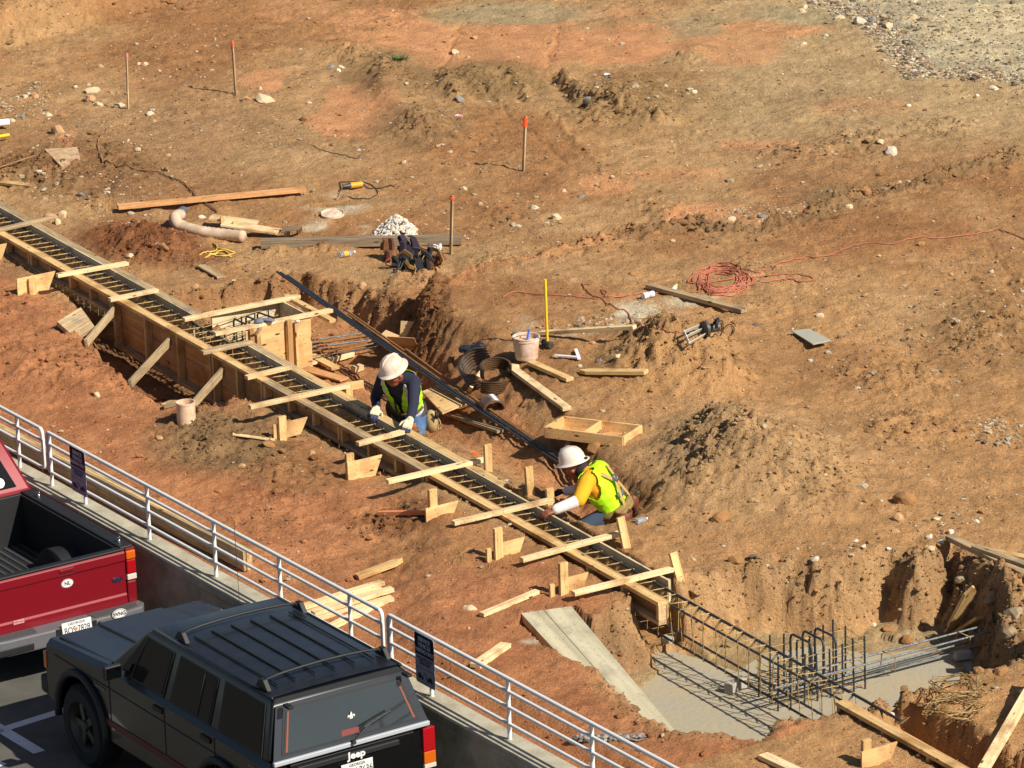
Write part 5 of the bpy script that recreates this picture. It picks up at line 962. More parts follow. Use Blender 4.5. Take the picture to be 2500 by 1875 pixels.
# orange extension cord
cp = [(1229,729),(1262,716),(1330,722),(1400,726),(1459,735)]; snake(cp, .0065, 'extension_cord', CORD, 'faded end of orange cord running left towards the bucket', 'cord', seed=3)
snake([(1664,814),(1620,812),(1576,805),(1541,787),(1532,768),(1500,752),(1470,735),(1440,720),(1423,697),(1440,696)], .0065, 'extension_cord', CORD, 'orange cord curving down to the circular saw', 'cord', seed=4)
co = [(1475,722),(1468,712),(1484,716),(1480,728),(1564,723),(1640,718),(1694,714)]
rr = random.Random(5)
for k in range(9):
    cx, cy = 1762+rr.uniform(-12,14), 688+rr.uniform(-7,8); rx, ry = rr.uniform(42,66), rr.uniform(18,34)
    for j in range(9): a = math.pi*1.1-j*2*math.pi/9; co.append((cx+rx*math.cos(a), cy-ry*math.sin(a)))
    if k in (3, 6): co += [(1860,692),(1920,686),(1960,692),(1985,682),(1950,672),(1880,676)]
co += [(1740,650),(1790,650),(1815,660),(1840,668),(1864,667),(1905,646),(1964,635),(1997,633),(2040,620),(2074,606),(2120,600),(2171,602),(2210,592),(2248,581),(2306,586),(2370,576),(2429,565),(2470,572),(2540,600)]
snake(co, .0065, 'extension_cord', CORD, 'long orange extension cord coiled in loops and trailing off to the right edge', 'cord', seed=6, wob=.008)
# drill
d0, d1 = G(884,460)+Z*.05, G(838,468)+Z*.045; dr = thing('power_drill', d1-Z*.04, 'yellow and grey power drill lying in the dust with its cord', 'drill'); dd = (d1-d0).normalized()
YT = mat('tool_yellow',(216,156,44),.5,var=.2,vscale=15)
mb = MB(); mb.cyl(d0, d0.lerp(d1,.62), .036, .038, n=14); mb.build('motor_body', YT, dr, auto=40); mb = MB(); mb.cyl(d0-dd*.02, d0, .034, n=14); mb.cyl(d0.lerp(d1,.63), d1, .036, .016, n=14); mb.build('gear_case', DSTEEL, dr, auto=40); mb = MB(); e = G(825,483)+Z*.01; mb.cyl(d1, e, .006, n=6); mb.build('bit', STEEL, dr); mb = MB(); p = d0.lerp(d1,.2); mb.tube([p, p-V*.06-Z*.01, p-V*.12-Z*.03], .019, 8); mb.build('grip', TRIM, dr, auto=50)
snake([(833,462),(830,450),(845,446),(890,450),(910,458),(922,474),(905,487),(870,488),(848,480)], .0055, 'drill_cord', BCORD, 'black drill cord looped in front of the yellow drill', 'cord', lift=.01); snake([(886,452),(900,462),(930,462),(950,459),(964,459)], .006, 'drill_cord', BCORD, 'short end of black cord right of the yellow drill', 'cord')
# bucket lid
p = G(812,526); M = Matrix.Translation(p+Z*.02) @ Matrix.Rotation(R(8), 4, 'X'); mb = MB(); mb.lathe([(0,.0),(.10,.0),(.11,-.004),(.125,-.004),(.13,.012),(.137,.012),(.139,-.012)], M, 36); tag(mb.build('plastic_disc', mat('dusty_lid',(224,208,190),.7,rgb2=(190,150,116),vscale=16,var=.2), M=M, auto=30), 'round white bucket lid lying flat on the powder-stained ground', 'lid')
# mortar heap
p = G(968, 572); hp = MB(); rr = random.Random(9)
for k in range(520):
    a = rr.uniform(0, 6.28); d = rr.random()**.6; x = p.x+math.cos(a)*d*.25; y = p.y+math.sin(a)*d*.38+.05; z = hgt(x, y)+.19*max(0, 1-d**1.4)*rr.uniform(.7,1); hp.ico((x, y, z), rr.uniform(.008, .03), 1, .3, seed=k)
tag(hp.build('mortar_heap', mat('dry_mortar',(226,218,204),.95,var=.35,vscale=9,rgb2=(180,168,150))), 'small heap of white-grey crumbled mortar behind the square timber', 'mortar heap')
# corrugated pipe in white sock
rr = random.Random(3); pts = [P(440,524,.14),P(428,530,.17),P(430,543,.14),P(446,553,.10),P(470,561,.08),P(500,567,.07),P(545,572,.06),P(600,578,.06)]; cs = []; rs = []
for i in range(len(pts)-1):
    p0, p1, p2, p3 = pts[max(i-1,0)], pts[i], pts[i+1], pts[min(i+2,len(pts)-1)]
    for k in range(8):
        t = k/8; cs.append(.5*((2*p1)+(p2-p0)*t+(2*p0-5*p1+4*p2-p3)*t*t+(3*p1-p0-3*p2+p3)*t**3)); rs.append(.066+(.006 if len(cs) % 2 else -.002))
pi_ = thing('drain_pipe', P(500,575,0), 'white fabric-covered corrugated drain pipe curling out of the dug red soil', 'pipe'); mb = MB(); mb.tube(cs, rs, 14); mb.build('sleeve', mat('dusty_sock',(214,192,168),.9,rgb2=(178,146,118),vscale=7,var=.2), pi_, smooth=True)
mb = MB(); mb.cyl(P(436,524,.16), P(447,514,.15), .055, n=14); mb.build('pipe_end', mat('grey_blue_plastic',(84,92,100),.6), pi_, auto=40)
# nailed boards
bb = thing('nailed_boards', P(600,560,.05), 'pair of pale boards nailed together with two cleats, beside the white drain pipe', 'boards')
board('board', P(514,530,.12), P(628,545,.06), .17, .025, W_NEW, parent=bb); board('board', P(545,545,.13), P(682,566,.06), .20, .025, W_NEW, parent=bb)
for x, y in ((544,540),(574,552)): q = P(x, y, .10); board('cleat', q-V*.0-Z*.07, q+Z*.06, .06, .02, W_YEL, zh=U, parent=bb)
br = thing('wooden_bracket', G(708,575), 'small grey wooden bracket standing on the white powder', 'bracket'); board('top_board', P(688,560,.10), P(730,556,.11), .14, .02, W_GRY, parent=br); board('leg', G(700,582), P(702,562,.10), .08, .02, W_GRY, zh=U, parent=br); board('leg', G(731,572), P(731,556,.11), .08, .02, W_GRY, zh=U, parent=br)
# white pvc pipe stub
b = P(456, 1038, .0); M = Matrix.Translation(b-Z*.08); H_ = .33; mb = MB(); mb.lathe([(.096,0),(.096,H_-.02),(.100,H_-.02),(.100,H_),(.088,H_),(.088,.02)], M, 40); tag(mb.build('standpipe', PVC, M=M, auto=40), 'wide white plastic pipe standing open-ended in the red earth', 'pipe')
# cardboard box
cb = P(1000, 880, -.30); bx = thing('cardboard_box', cb, 'open cardboard box with raised flaps behind the first worker white hat', 'cardboard box'); Mx = Matrix.Translation(cb+Z*.0) @ Matrix.Rotation(R(-18), 4, 'Z'); s = .16
for a in range(4):
    A = Mx @ Matrix.Rotation(R(90*a), 4, 'Z'); mb = MB(); mb.box((s, 0, .11), (.006, 2*s, .22), M=A); mb.build('side', CARDD if a == 3 else CARD, bx)
    ang = (35, 70, 20, 50)[a]; mb = MB(); mb.box((.08, 0, 0), (.16, 2*s-.01, .005), M=A @ Matrix.Translation((s, 0, .221)) @ Matrix.Rotation(R(-ang), 4, 'Y')); mb.build('flap', CARD, bx)
for (q, lb) in (([(1110,866,.0),(1171,866,.03),(1178,880,.0),(1115,881,-.05)], 'flat cardboard strip behind the black half pipes'), ([(1112,890,-.05),(1142,889,-.02),(1128,915,-.1),(1104,912,-.12)], 'bent piece of brown cardboard left of the black half pipes')):
    slab_px('cardboard_piece', q, .006, mat('orange_cardboard',(206,150,98),.85,var=.15,vscale=9), lb, 'cardboard')
mb = MB(); p = G(1098,905); mb.tube([p, p+Z*.06, PY(1103,873,p.y)], [.03,.042,.034], 9); tag(mb.build('rubber_boot_piece', mat('muddy_brown',(132,96,62),.85,var=.3,vscale=12), auto=50), 'short brown muddy tube piece standing left of the cardboard strip', 'tube piece')
mb = MB(); p = G(1155,858)
for k in range(9): mb.ico((p.x+rng.uniform(-.1,.1), p.y+rng.uniform(-.1,.1), p.z+.02+rng.uniform(0,.03)), .055, 2, .3, (1.2,1,.6), seed=k)
tag(mb.build('plastic_sheet', mat('black_film',(30,34,40),.25,spec=.8), smooth=False), 'crumpled black plastic sheet on the bank behind the half pipes', 'plastic sheet')
# black corrugated half pipes
def shell(px_, py_, z, r, w, yaw, a0, a1, label, tilt=0, lean=0, flat=False):
    c = G(px_, py_)+Z*z; M = Matrix.Translation(c) @ Matrix.Rotation(R(yaw), 4, 'Z') @ Matrix.Rotation(R(tilt), 4, 'X') @ Matrix.Rotation(R(lean), 4, 'Y'); n_ = 6; prof = []
    if flat: M = M @ Matrix.Rotation(R(90), 4, 'Y')
    for k in range(n_*4+1): x = -w/2+w*k/(n_*4); prof.append((r+(.010 if (k//2) % 2 else -.004), x))
    prof2 = [(r_-.010, x) for r_, x in reversed(prof)]; mb = MB(); mb.lathe(prof+prof2+[prof[0]], M, 26, R(a0), R(a1)); return tag(mb.build('half_pipe', BLKP, M=M, auto=40), label, 'half pipe', 'black corrugated half pipes')
shell(1172, 935, .12, .19, .24, 0, 55, 265, 'large muddy corrugated half pipe standing at the back of the pile', 28, -18)
shell(1212, 945, .17, .155, .13, 0, -5, 215, 'glossy black corrugated half pipe nested inside the large muddy one', 12, 0)
shell(1208, 958, .06, .155, .13, 0, 200, 355, 'black half pipe with tan ribs showing its outer side', -6, 0)
shell(1202, 1008, .02, .115, .22, -75, 95, 255, 'grey-blue half pipe standing like an arch nearest the rebar bundle', 0, 0, True)
# tool harness pile
tp = thing('tool_harnesses', G(1010,655), 'heap of dark tool belts, pouches and tan safety straps before the square timber', 'tool belts')
def lump(name, x, y, z, r, sc, m, seed, yaw=0):
    p = G(x, y)+Z*z; mb = MB(); q = random.Random(seed)
    for k in range(9):
        d = Vector((q.uniform(-1,1)*sc[0], q.uniform(-1,1)*sc[1], q.uniform(-.8,.8)*sc[2]))*r*.75; e = d+Vector((q.uniform(-1,1), q.uniform(-1,1), q.uniform(-1,.6)))*r*.8; mb.box((0,0,0), (r*q.uniform(.5,1.1), r*q.uniform(.25,.6), r*q.uniform(.6,1.2)), M=Matrix.Translation(p+d) @ Matrix.Rotation(q.uniform(0,3), 4, 'Z') @ Matrix.Rotation(q.uniform(-.7,.7), 4, 'X'), taper=.7)
    return mb.build(name, m, tp, bevel=.008)
lump('pouch', 950, 635, .10, .12, (.7,.8,1.1), LEA, 1, .4); lump('pouch', 975, 655, .07, .10, (1,.7,.8), DKF, 2); lump('vest', 1000, 630, .10, .15, (.9,.8,1), mat('purple_black',(52,40,58),.9,var=.3,vscale=9), 3); lump('pouch', 1030, 655, .08, .13, (.9,.8,1), DKF, 4); lump('pouch', 1065, 650, .07, .11, (.8,.8,.9), LEA, 5); lump('vest', 1010, 650, .05, .14, (1.2,.7,.6), DKF, 6); lump('cloth', 1070, 635, .15, .045, (1.2,1,.8), STK, 7)
def strap(pts, w, m):
    q = [P(x, y, z) for x, y, z in pts]; mb = MB(); vs = []; h = Z*w/2+U*w/3
    sm = [q[min(int(i),len(q)-2)].lerp(q[min(int(i),len(q)-2)+1], i-min(int(i),len(q)-2)) for i in [k*(len(q)-1)/16 for k in range(17)]]
    for p in sm: vs += [p-h, p+h]
    mb.add(vs, [(2*i, 2*i+1, 2*i+3, 2*i+2) for i in range(16)]); o = mb.build('strap', m, tp); s_ = o.modifiers.new('t', 'SOLIDIFY'); s_.thickness = .004
for k, (pts, m_) in enumerate((([(965,628,.16),(985,612,.26),(1005,625,.2),(1012,650,.05),(1010,668,.02)],WEB),([(990,636,.2),(1000,650,.12),(1012,655,.08)],WEB),([(1005,606,.26),(1025,610,.24),(1045,622,.2),(1060,640,.1)],GWEB),([(1052,606,.22),(1070,612,.22),(1082,640,.1),(1075,655,.04)],WEB),([(1020,625,.2),(1028,612,.22),(1038,622,.18),(1030,635,.14)],WEB),([(975,660,.04),(985,640,.1),(1000,660,.02)],GWEB),([(1010,648,.1),(1014,660,.06),(1011,672,.02)],WEB),([(955,668,.02),(970,664,.03),(978,640,.1)],GWEB))): strap(pts, .045, m_)
mb = MB(); c = P(958,640,.05); mb.tube([c+V*.075*math.cos(t)+Z*.05*math.sin(t)+U*.03*math.cos(t) for t in [k*.42 for k in range(15)]], .007, 6); mb.build('red_hoop', mat('dull_red',(168,72,64),.5), tp, smooth=True); mb = MB(); mb.cyl(P(1044,612,.16), P(1048,594,.24), .012, n=8); mb.build('metal_tool', STEEL, tp, auto=40)
# bottles
def bottle(a, b, r, label, lab, labm):
    t = thing('water_bottle', a, label, 'bottle'); L = (b-a).length; F = frame(a, b-a) @ Matrix.Rotation(R(90), 4, 'Y'); mb = MB(); mb.lathe([(.0,0),(r,.004),(r,L*.62),(r*.85,L*.75),(r*.42,L*.88),(r*.42,L*.93)], F, 20); mb.build('bottle_body', CLR, t, auto=50)
    mb = MB(); mb.lathe([(r*1.02,L*.25),(r*1.02,L*.52)], F, 20); mb.build('bottle_label', labm, t, smooth=True); mb = MB(); mb.lathe([(r*.48,L*.92),(r*.48,L),(0,L)], F, 12); mb.build('cap', lab, t, auto=40); return t
bottle(G(828,634)+Z*.03, G(866,624)+Z*.03, .032, 'plastic bottle with a yellow label lying before the square timber', WPL, mat('yellow_label',(232,178,60),.5))
p = G(1381,1117); bottle(p, PY(1390,1073,p.y+.03), .032, 'clear water bottle with a blue label standing behind the bending worker hat', WPL, mat('blue_label',(40,80,170),.5))
bottle(G(1554,1283)+Z*.03, G(1580,1277)+Z*.03, .030, 'empty clear bottle lying at the end of the rebar bundle', WPL, CLR)
# yellow strap tangle, weed, litter, wires
snake([(486,628),(505,622),(530,612),(522,598),(536,610),(560,616),(574,622),(550,628),(520,630),(500,632),(530,622),(565,630),(545,618),(510,626)], .009, 'yellow_strap', mat('dirty_yellow',(206,172,74),.8), 'tangle of dirty yellow strap on the earth left of the square timber', 'strap', lift=.015, n=4)
snake([(1160,1345),(1140,1352),(1120,1362),(1105,1380),(1122,1362),(1135,1370),(1118,1386),(1128,1372),(1122,1352)], .0028, 'tie_wire', RTIE, 'loose tangle of thin tie wire on the earth left of the small peg', 'wire', lift=.015, n=4); snake([(1190,1372),(1195,1385),(1188,1396),(1168,1400)], .0028, 'tie_wire', RTIE, 'thin curl of tie wire hanging from the small peg', 'wire', lift=.01, n=4)
rw = random.Random(2); mb = MB(); p = G(976,146)
for k in range(60): a = rw.uniform(0,6.3); r_ = rw.uniform(0,.10); q = p+Vector((math.cos(a)*r_, math.sin(a)*r_, 0)); d = Vector((math.cos(a)*.05, math.sin(a)*.05, .05*rw.uniform(.4,1))); s_ = Vector((-d.y, d.x, 0)).normalized()*.012; mb.add([q-s_, q+s_, q+d+s_*.6, q+d-s_*.6], [(0,1,2,3)])
tag(mb.build('weed', mat('weed_green',(78,92,48),.8)), 'small green weed growing beside the upper clay patch', 'plant')
for x, y, m_, lb in ((1120,286,mat('litter_pink',(222,150,168),.6),'crumpled pink and white wrapper on the brown field'),(1482,184,mat('litter_blue',(190,204,232),.6),'scrap of blue-white paper on the upper earth ridge')):
    p = G(x, y); mb = MB(); mb.ico(p+Z*.01, .035, 2, .35, (1.5,.8,.4), seed=x); mb.m = 1; mb.ico(p+Z*.015-U*.03, .022, 2, .35, (1.2,1,.5), seed=y); tag(mb.build('wrapper', [m_, STK]), lb, 'litter')
snake([(266,313),(247,332),(239,359),(247,386),(278,407),(328,417),(386,426),(424,440),(455,459),(482,486),(498,498),(532,521)], .009, 'brown_hose', HOSE, 'thin brown hose lying in a long curve on the upper left field', 'hose', lift=.02)
snake([(760,355),(790,372),(830,380),(870,388),(880,380)], .004, 'thin_wire', BCORD, 'thin dark wire lying on the mid field above the drill', 'wire', lift=.006, n=4)
for a, b, r_, m_, lb, nm, ct in (((-20,352),(24,347),.022,YELP,'end of a yellow pole at the left edge above the dug soil','yellow_pole','pole'),((-20,428),(88,391),.010,HOSE,'thin tan lath sticking over the dug soil at the left edge','lath','lath'),((-30,322),(24,316),.045,WPL,'end of a white plastic pipe at the left edge of the field','white_pipe','pipe')):
    mb = MB(); mb.cyl(G(*a)+Z*(.05+r_), G(*b)+Z*(.05+r_), r_, n=14); tag(mb.build(nm, m_, auto=40), lb, ct)
RCX = mat('dirty_concrete', (196,170,136), .95, var=.3, vscale=14, bump=1, bscale=20, rgb2=(150,112,78)); _z = G(160,385).z-.03; slab_px('concrete_chunk', [(108,366,_z+.10),(188,356,_z+.12),(196,386,_z+.04),(150,404,_z+.03)], .10, RCX, 'broken flat concrete slab half buried in the dug soil at the left', 'concrete slab'); _z = G(1980,820).z+.05; slab_px('metal_sheet', [(1932,807,_z),(1976,802,_z),(2029,830,_z),(1985,840,_z)], .012, mat('grey_sheet',(170,168,152),.6,var=.1,vscale=5), 'flat grey panel lying alone right of the circular saw', 'panel')
for pts, lb in (([(1360,879),(1412,884)], 'white plastic strip lying below the sledgehammer'), ([(1414,886),(1406,866)], 'upright white strip end beside the plastic strip')):
    a, b = G(*pts[0]), G(*pts[1]); board('plastic_strip', a+Z*.03, b+Z*.03, .035, .02, WPL, label=lb, cat='strip')
# crumpled mesh, stirrup bundles, clamps, glove
mb = MB(); rr = random.Random(8); a, b = G(1414,1815), G(1566,1812)
for k in range(16): mb.ico(a.lerp(b, k/15)+Z*.02+Vector((0, rr.uniform(-.03,.03), rr.uniform(0,.02))), .045, 2, .35, (1.1,.9,.6), seed=k)
tag(mb.build('silt_sock', mat('mesh_black',(70,66,62),.7,rgb2=(170,160,150),vscale=30,var=.4)), 'crumpled dark mesh roll lying behind the railing near the bottom', 'mesh roll')
for cx, cy, nn, lb in ((1690,1176,7,'upper bundle of bent wire stirrups on the bank right of the pit'),(1660,1310,7,'lower bundle of bent wire stirrups on the bank right of the pit')):
    t = thing('stirrup_bundle', G(*c5(cx, cy)), lb, 'wire stirrups', 'bundles of spare stirrups'); rr = random.Random(cx)
    for k in range(nn):
        c = G(*c5(cx+rr.uniform(-25,25), cy+rr.uniform(-14,14)))+Z*(.02+.012*k); a = rr.uniform(-.7,.7)+(.0 if cy < 1200 else -.5); w_, h_ = rr.uniform(.15,.24), rr.uniform(.13,.24); M = Matrix.Translation(c) @ Matrix.Rotation(a, 4, 'Z') @ Matrix.Rotation(rr.uniform(-.12,.12), 4, 'X'); mb = MB()
        mb.tube([M @ Vector(q) for q in ((-w_,-h_,0),(w_,-h_,0),(w_+.02,h_,0),(-w_+.02,h_,0))], .0055, 5, closed=True); mb.build('stirrup', RTIE, t, smooth=True)
for a, b, lb in (((617,826),(636,800),'shiny metal clamp on the left stud of the pilaster box'),((708,798),(728,783),'shiny metal clamp on the right stud of the pilaster box')):
    p, q = PV(*a, P(a[0], a[1], .1).dot(V)-.03), PV(*b, P(a[0], a[1], .1).dot(V)-.03); board('metal_clamp', p, q, .045, .02, mat('shiny_steel',(190,196,204),.2,metal=.8), zh=U, label=lb, cat='clamp', group='metal clamps on the box form')
p = P(655, 781, ZT+.065); mb = MB(); mb.ico(p, .05, 3, .08, (1.6,.8,.35), M=Matrix.Rotation(-.4,4,'Z'), seed=2)
for k in range(4): mb.tube([p-V*.0-Vector((.05,.03*k-.04,0)), p-Vector((.11,.035*k-.05,.005)), p-Vector((.15,.03*k-.05,.01))], .011, 6)
tag(mb.build('work_glove', mat('grey_blue_fabric',(112,116,132),.85), smooth=True), 'grey work glove lying on the long board over the pilaster box', 'glove')
# antenna on the black vehicle is a part of it
_s = bpy.data.objects['black_suv']; mb = MB(); q = Matrix.Translation(UV(7.45,-6.50,ZP)) @ Jm @ Vector((3.0,-.70,1.06)); mb.cyl(q, q+Z*.95-U*.02, .0025, n=5); mb.build('antenna', BCORD, _s)
# rocks ------------------------------------------------------------
RC = {'x': mat('muddy_rock',(160,138,108),.95,var=.35,vscale=7,bump=1,bscale=14), 'w': mat('pale_rock',(206,182,146),.9,var=.22,vscale=14,bump=.6,bscale=30), 't': mat('tan_rock',(192,150,108),.9,var=.25,vscale=12,bump=.6,bscale=30), 'g': mat('grey_rock',(140,132,124),.9,var=.3,vscale=12,bump=.6,bscale=30), 'b': mat('brown_rock',(158,114,70),.95,var=.25,vscale=9,bump=.8,bscale=25), 'o': mat('white_rock',(216,200,176),.9,var=.2,vscale=14,bump=.5,bscale=30)}
RK = [(228,222,42,24,'w','large pale block on top of the rock pile at the upper left'),(218,240,36,20,'t','tan stone supporting the large pale block'),(240,256,26,14,'w','pale stone below the large block'),(292,262,30,10,'w','long pale stone at the foot of the pink-ribbon stake'),(182,215,16,10,'w','small pale stone left of the rock pile'),(645,243,52,22,'w','large pale angular rock right of the orange-ribbon stake'),(603,241,26,12,'t','tan stone touching the orange-ribbon stake foot'),(634,218,16,11,'w','small pale stone above the large angular rock'),(244,162,18,11,'t','lone tan stone between the two upper left stakes'),(338,155,12,10,'w','small white chip right of the pink ribbon'),(356,158,18,11,'w','white stone right of the pink ribbon'),(143,318,36,34,'t','tall tan boulder beside the small orange dug patch'),(118,282,22,12,'w','triangular pale stone above the tan boulder'),(85,236,22,14,'t','tan stone in the row at the far left'),(62,238,16,11,'w','pale stone in the row at the far left'),(55,285,24,14,'g','grey stone in the cluster at the left edge'),(28,295,22,12,'w','pale stone in the cluster at the left edge'),(367,278,28,12,'w','flat pale stone below the pink ribbon stake'),(375,297,14,9,'t','small stone below the flat pale one'),(335,367,20,13,'w','pale blocky stone inside the hose curve'),(412,380,14,11,'t','small tan stone inside the hose curve'),(747,290,30,18,'b','brown rock on the mid field left of the clay'),(806,163,24,12,'g','grey stone beside two cut blocks'),(835,166,20,10,'o','upper white cut block on the left of the clay patch'),(827,176,14,11,'o','lower white cut block left of the clay patch'),(1112,127,26,13,'w','pale rock alone on the orange clay'),(1143,139,14,9,'t','smaller stone right of the pale clay rock'),(1124,248,20,20,'g','round grey rock in the ridge gap'),(1435,245,28,22,'g','dark grey rock in the shaded ridge'),(1695,224,16,14,'o','sharp white shard right of the upper ridge'),(1625,210,16,9,'w','white chip on the upper ridge top'),(983,396,20,10,'w','pale stone alone above the orange-tipped stake'),(1070,357,16,8,'t','flat stone near the middle of the field'),(1134,462,20,11,'w','pale stone left of the block in mid field'),(1303,505,24,14,'o','white cylindrical block in mid field'),(1358,530,32,18,'w','pale pointed rock below the white block'),(1377,468,12,11,'w','small white rock above the clay spot'),(1419,480,24,8,'g','dark flat stone at the clay spot edge'),(1494,433,12,7,'w','tiny pale disc stone right of the tall stake'),(2178,372,42,28,'o','big white pointed rock on the right earth mound'),(2150,345,22,14,'w','white rock above the big pointed one'),(2070,381,30,14,'b','brown rock left of the big white pointed one'),(2027,376,24,14,'t','tan stone in the right mound'),(2100,52,42,26,'o','largest white boulder on the gravel edge'),(2130,50,32,22,'g','grey boulder touching the white one on the gravel edge'),(2166,64,28,16,'w','pale boulder right of the grey one'),(2050,45,34,12,'w','long pale stone at the gravel edge'),(1958,28,22,14,'w','pale stone at the left start of the gravel'),(1962,17,26,12,'w','upper pale stone at the left start of the gravel'),(2372,27,22,12,'g','dark stone on the pale haul road'),(2232,40,18,16,'w','white stone on the gravel near the top'),(2428,216,24,12,'o','white flat stone below the gravel at the right'),(2385,234,16,11,'o','white stone left of the flat one at the right'),(2218,258,16,8,'o','white chip on the right field'),(1960,110,22,9,'w','pale flat chip in the upper clay'),(2115,468,30,22,'b','muddy rock on the bank edge at the right'),(2073,507,22,16,'w','pale rock set in the orange bank'),(1862,528,34,14,'g','grey rubble at the top of the orange bank'),(1785,535,26,16,'w','pale rubble left of the orange bank'),(1543,668,22,14,'b','brown clod stone above the pale plank'),(2001,770,22,20,'w','pale upright rock above the grey panel'),(1265,815,30,16,'g','grey rock on the bank left of the bucket'),(884,700,26,26,'t','tan flat rock on the lip of the trench'),(840,995,8,6,'w','small chip by the gravelly heap'),(1148,1485,34,14,'w','pale flat rock on the orange earth left of the ramp'),(762,1107,18,16,'t','tan stone on the red earth above the railing'),(390,1070,24,18,'t','tan stone at the left foot of the gravelly heap'),(236,965,22,18,'w','pale rock on the red slope above the railing'),(655,1085,34,16,'b','brown stone right of the gravelly heap'),(590,1140,26,14,'t','tan stone under the gravelly heap'),(1760,1265,50,34,'b','large brown rock with a hole at the mound foot'),(2192,1265,34,28,'t','tan boulder at the right mound foot'),(2210,1215,60,40,'b','shaded brown boulder on the right mound'),(2125,1325,30,16,'b','brown rock above the pit'),(2110,1337,16,10,'o','white stone by the brown rock above the pit'),(2089,1320,18,10,'o','small white stone above the pit'),(2188,1299,24,12,'t','flat pinkish stone below the tan boulder'),(2320,1300,20,18,'o','white crumbly stone at the right slope'),(2270,1312,20,12,'o','white pitted stone at the right slope'),(2295,1325,26,14,'o','white split stone at the right slope'),(2272,1337,26,12,'w','lowest pale stone of the four at the right slope'),(2285,1267,20,10,'w','pale stone at the right above the four'),(2382,1275,22,10,'o','white stone near the right edge slope'),(2170,1357,14,9,'o','white chip near the pit notch'),(1795,1368,44,26,'b','flat brown rock slab above the pit left'),(1390,1105,60,44,'b','big brown clod behind the water bottle'),(1450,1095,40,32,'b','upright brown clod under the wooden box'),(1990,1365,26,12,'o','white stone at the pit rim'),(2480,1500,60,44,'x','muddy grey rock lump at the right end of the pit'),(2425,1462,50,34,'x','muddy rock above the long bars at the pit corner'),(2462,1545,48,36,'x','lower muddy rock at the right end of the pit'),(2350,1420,40,28,'x','muddy rock lump under the crossing boards'),(2170,1535,34,22,'b','brown clod on the pit floor'),(2215,1562,36,26,'b','large brown clod on the pit floor'),(2130,1530,20,12,'o','white stone on the pit floor'),(120,528,44,24,'t','broad tan rock beside the left spreader'),(152,525,26,26,'w','pale pointed rock beside the left spreader'),(140,543,22,22,'w','pale rock below the pointed one at the left form'),(200,478,24,10,'g','flat dark stone above the dug red soil'),(317,628,20,14,'w','pale stone at the foot of the red soil heap'),(400,605,28,22,'b','orange-brown clod at the foot of the red soil heap'),(478,698,18,12,'t','small tan stone on the trench lip'),(490,530,28,9,'o','white oval stone behind the drain pipe'),(2440,1640,40,24,'b','brown clod on the right rim of the pit'),(2250,1722,44,22,'b','brown clod on the near rim of the pit'),(2176,1746,30,8,'o','flat white block on the near rim of the pit'),(1400,872,18,12,'w','pale chip beside the white strip'),(1465,882,16,12,'g','grey pebble stone above the sharpened stake'),(1508,870,24,14,'w','pale chip pile above the sharpened stake'),(1357,872,16,12,'w','small pale rubble below the sledgehammer'),(1447,842,18,8,'t','flat tan stone below the pale 2x4')]
for i, (x, y, w_, h_, c_, lb) in enumerate(RK):
    p = G(x, y+h_*.25); s_ = px_m(x, y); rr = random.Random(i); mb = MB(); M = Matrix.Rotation(rr.uniform(-.5,.5), 4, 'Z') @ Matrix.Rotation(rr.uniform(-.35,.35), 4, 'Y')
    rz_ = h_/s_*.5; pts = []; mb.ico((0,0,0), 1.0, 2, .22, (w_/s_*.55, w_/s_*.42, max(rz_, w_/s_*.22)), M=M, seed=i)
    vs = [Vector(v) for v in mb.v]; # flatten a few sides so it reads as broken stone
    for k in range(8):
        n_ = Vector((rr.uniform(-1,1), rr.uniform(-1,1), rr.uniform(-.2,1))).normalized(); mxd = max(v.dot(n_) for v in vs)*.72; vs = [v-n_*max(0, v.dot(n_)-mxd) for v in vs]
    mb.v = [tuple(v+p+Z*rz_*.38) for v in vs]; tag(mb.build('rock', RC[c_]), lb, 'rock')
# ================================================================ PEOPLE
SKIN = mat('skin', (150,84,60), .55, var=.12, vscale=20); NAVY = mat('navy_sweatshirt', (36,38,60), .9, var=.2, vscale=12, bump=.4, bscale=30); JEAN = mat('jeans_blue', (86,116,150), .85, var=.3, vscale=9, bump=.4, bscale=40, rgb2=(58,88,130)); JEAND = mat('dark_jeans', (64,78,98), .9, var=.3, vscale=9); LIME = mat('lime_vest', (186,250,12), .7, bump=.25, bscale=22, var=.10, vscale=7); REFL = mat('reflective_stripe', (206,212,220), .4, var=.1, vscale=12); YSH = mat('yellow_shirt', (232,164,20), .85, bump=.35, bscale=25, var=.12, vscale=8); WSL = mat('white_sleeve', (232,216,214), .85, bump=.3, bscale=25, var=.08, vscale=8); HATM = mat('scuffed_white_hat', (240,232,222), .35, var=.12, vscale=5, rgb2=(206,176,150), coat=.2); GLV = mat('cream_glove', (222,206,172), .85, var=.15, vscale=25); GLVD = mat('glove_blue_palm', (58,62,96), .8); BOOT = mat('boot_leather', (110,78,50), .8, var=.2, vscale=12); HAIRM = mat('dark_hair', (38,28,22), .8); LTH = mat('red_brown_leather', (126,68,40), .55, var=.3, vscale=14, bump=.4, bscale=40, rgb2=(86,44,26)); KHK = mat('khaki_canvas', (178,150,104), .85, var=.2, vscale=14)
def J3(a): return UV(a[0], a[1], a[2])
def caps(mb, a, b, r0, r1, n=14, seg=1):
    mb.cyl(a, b, r0, r1, n=n); mb.ico(a, r0, 2); mb.ico(b, r1, 2)
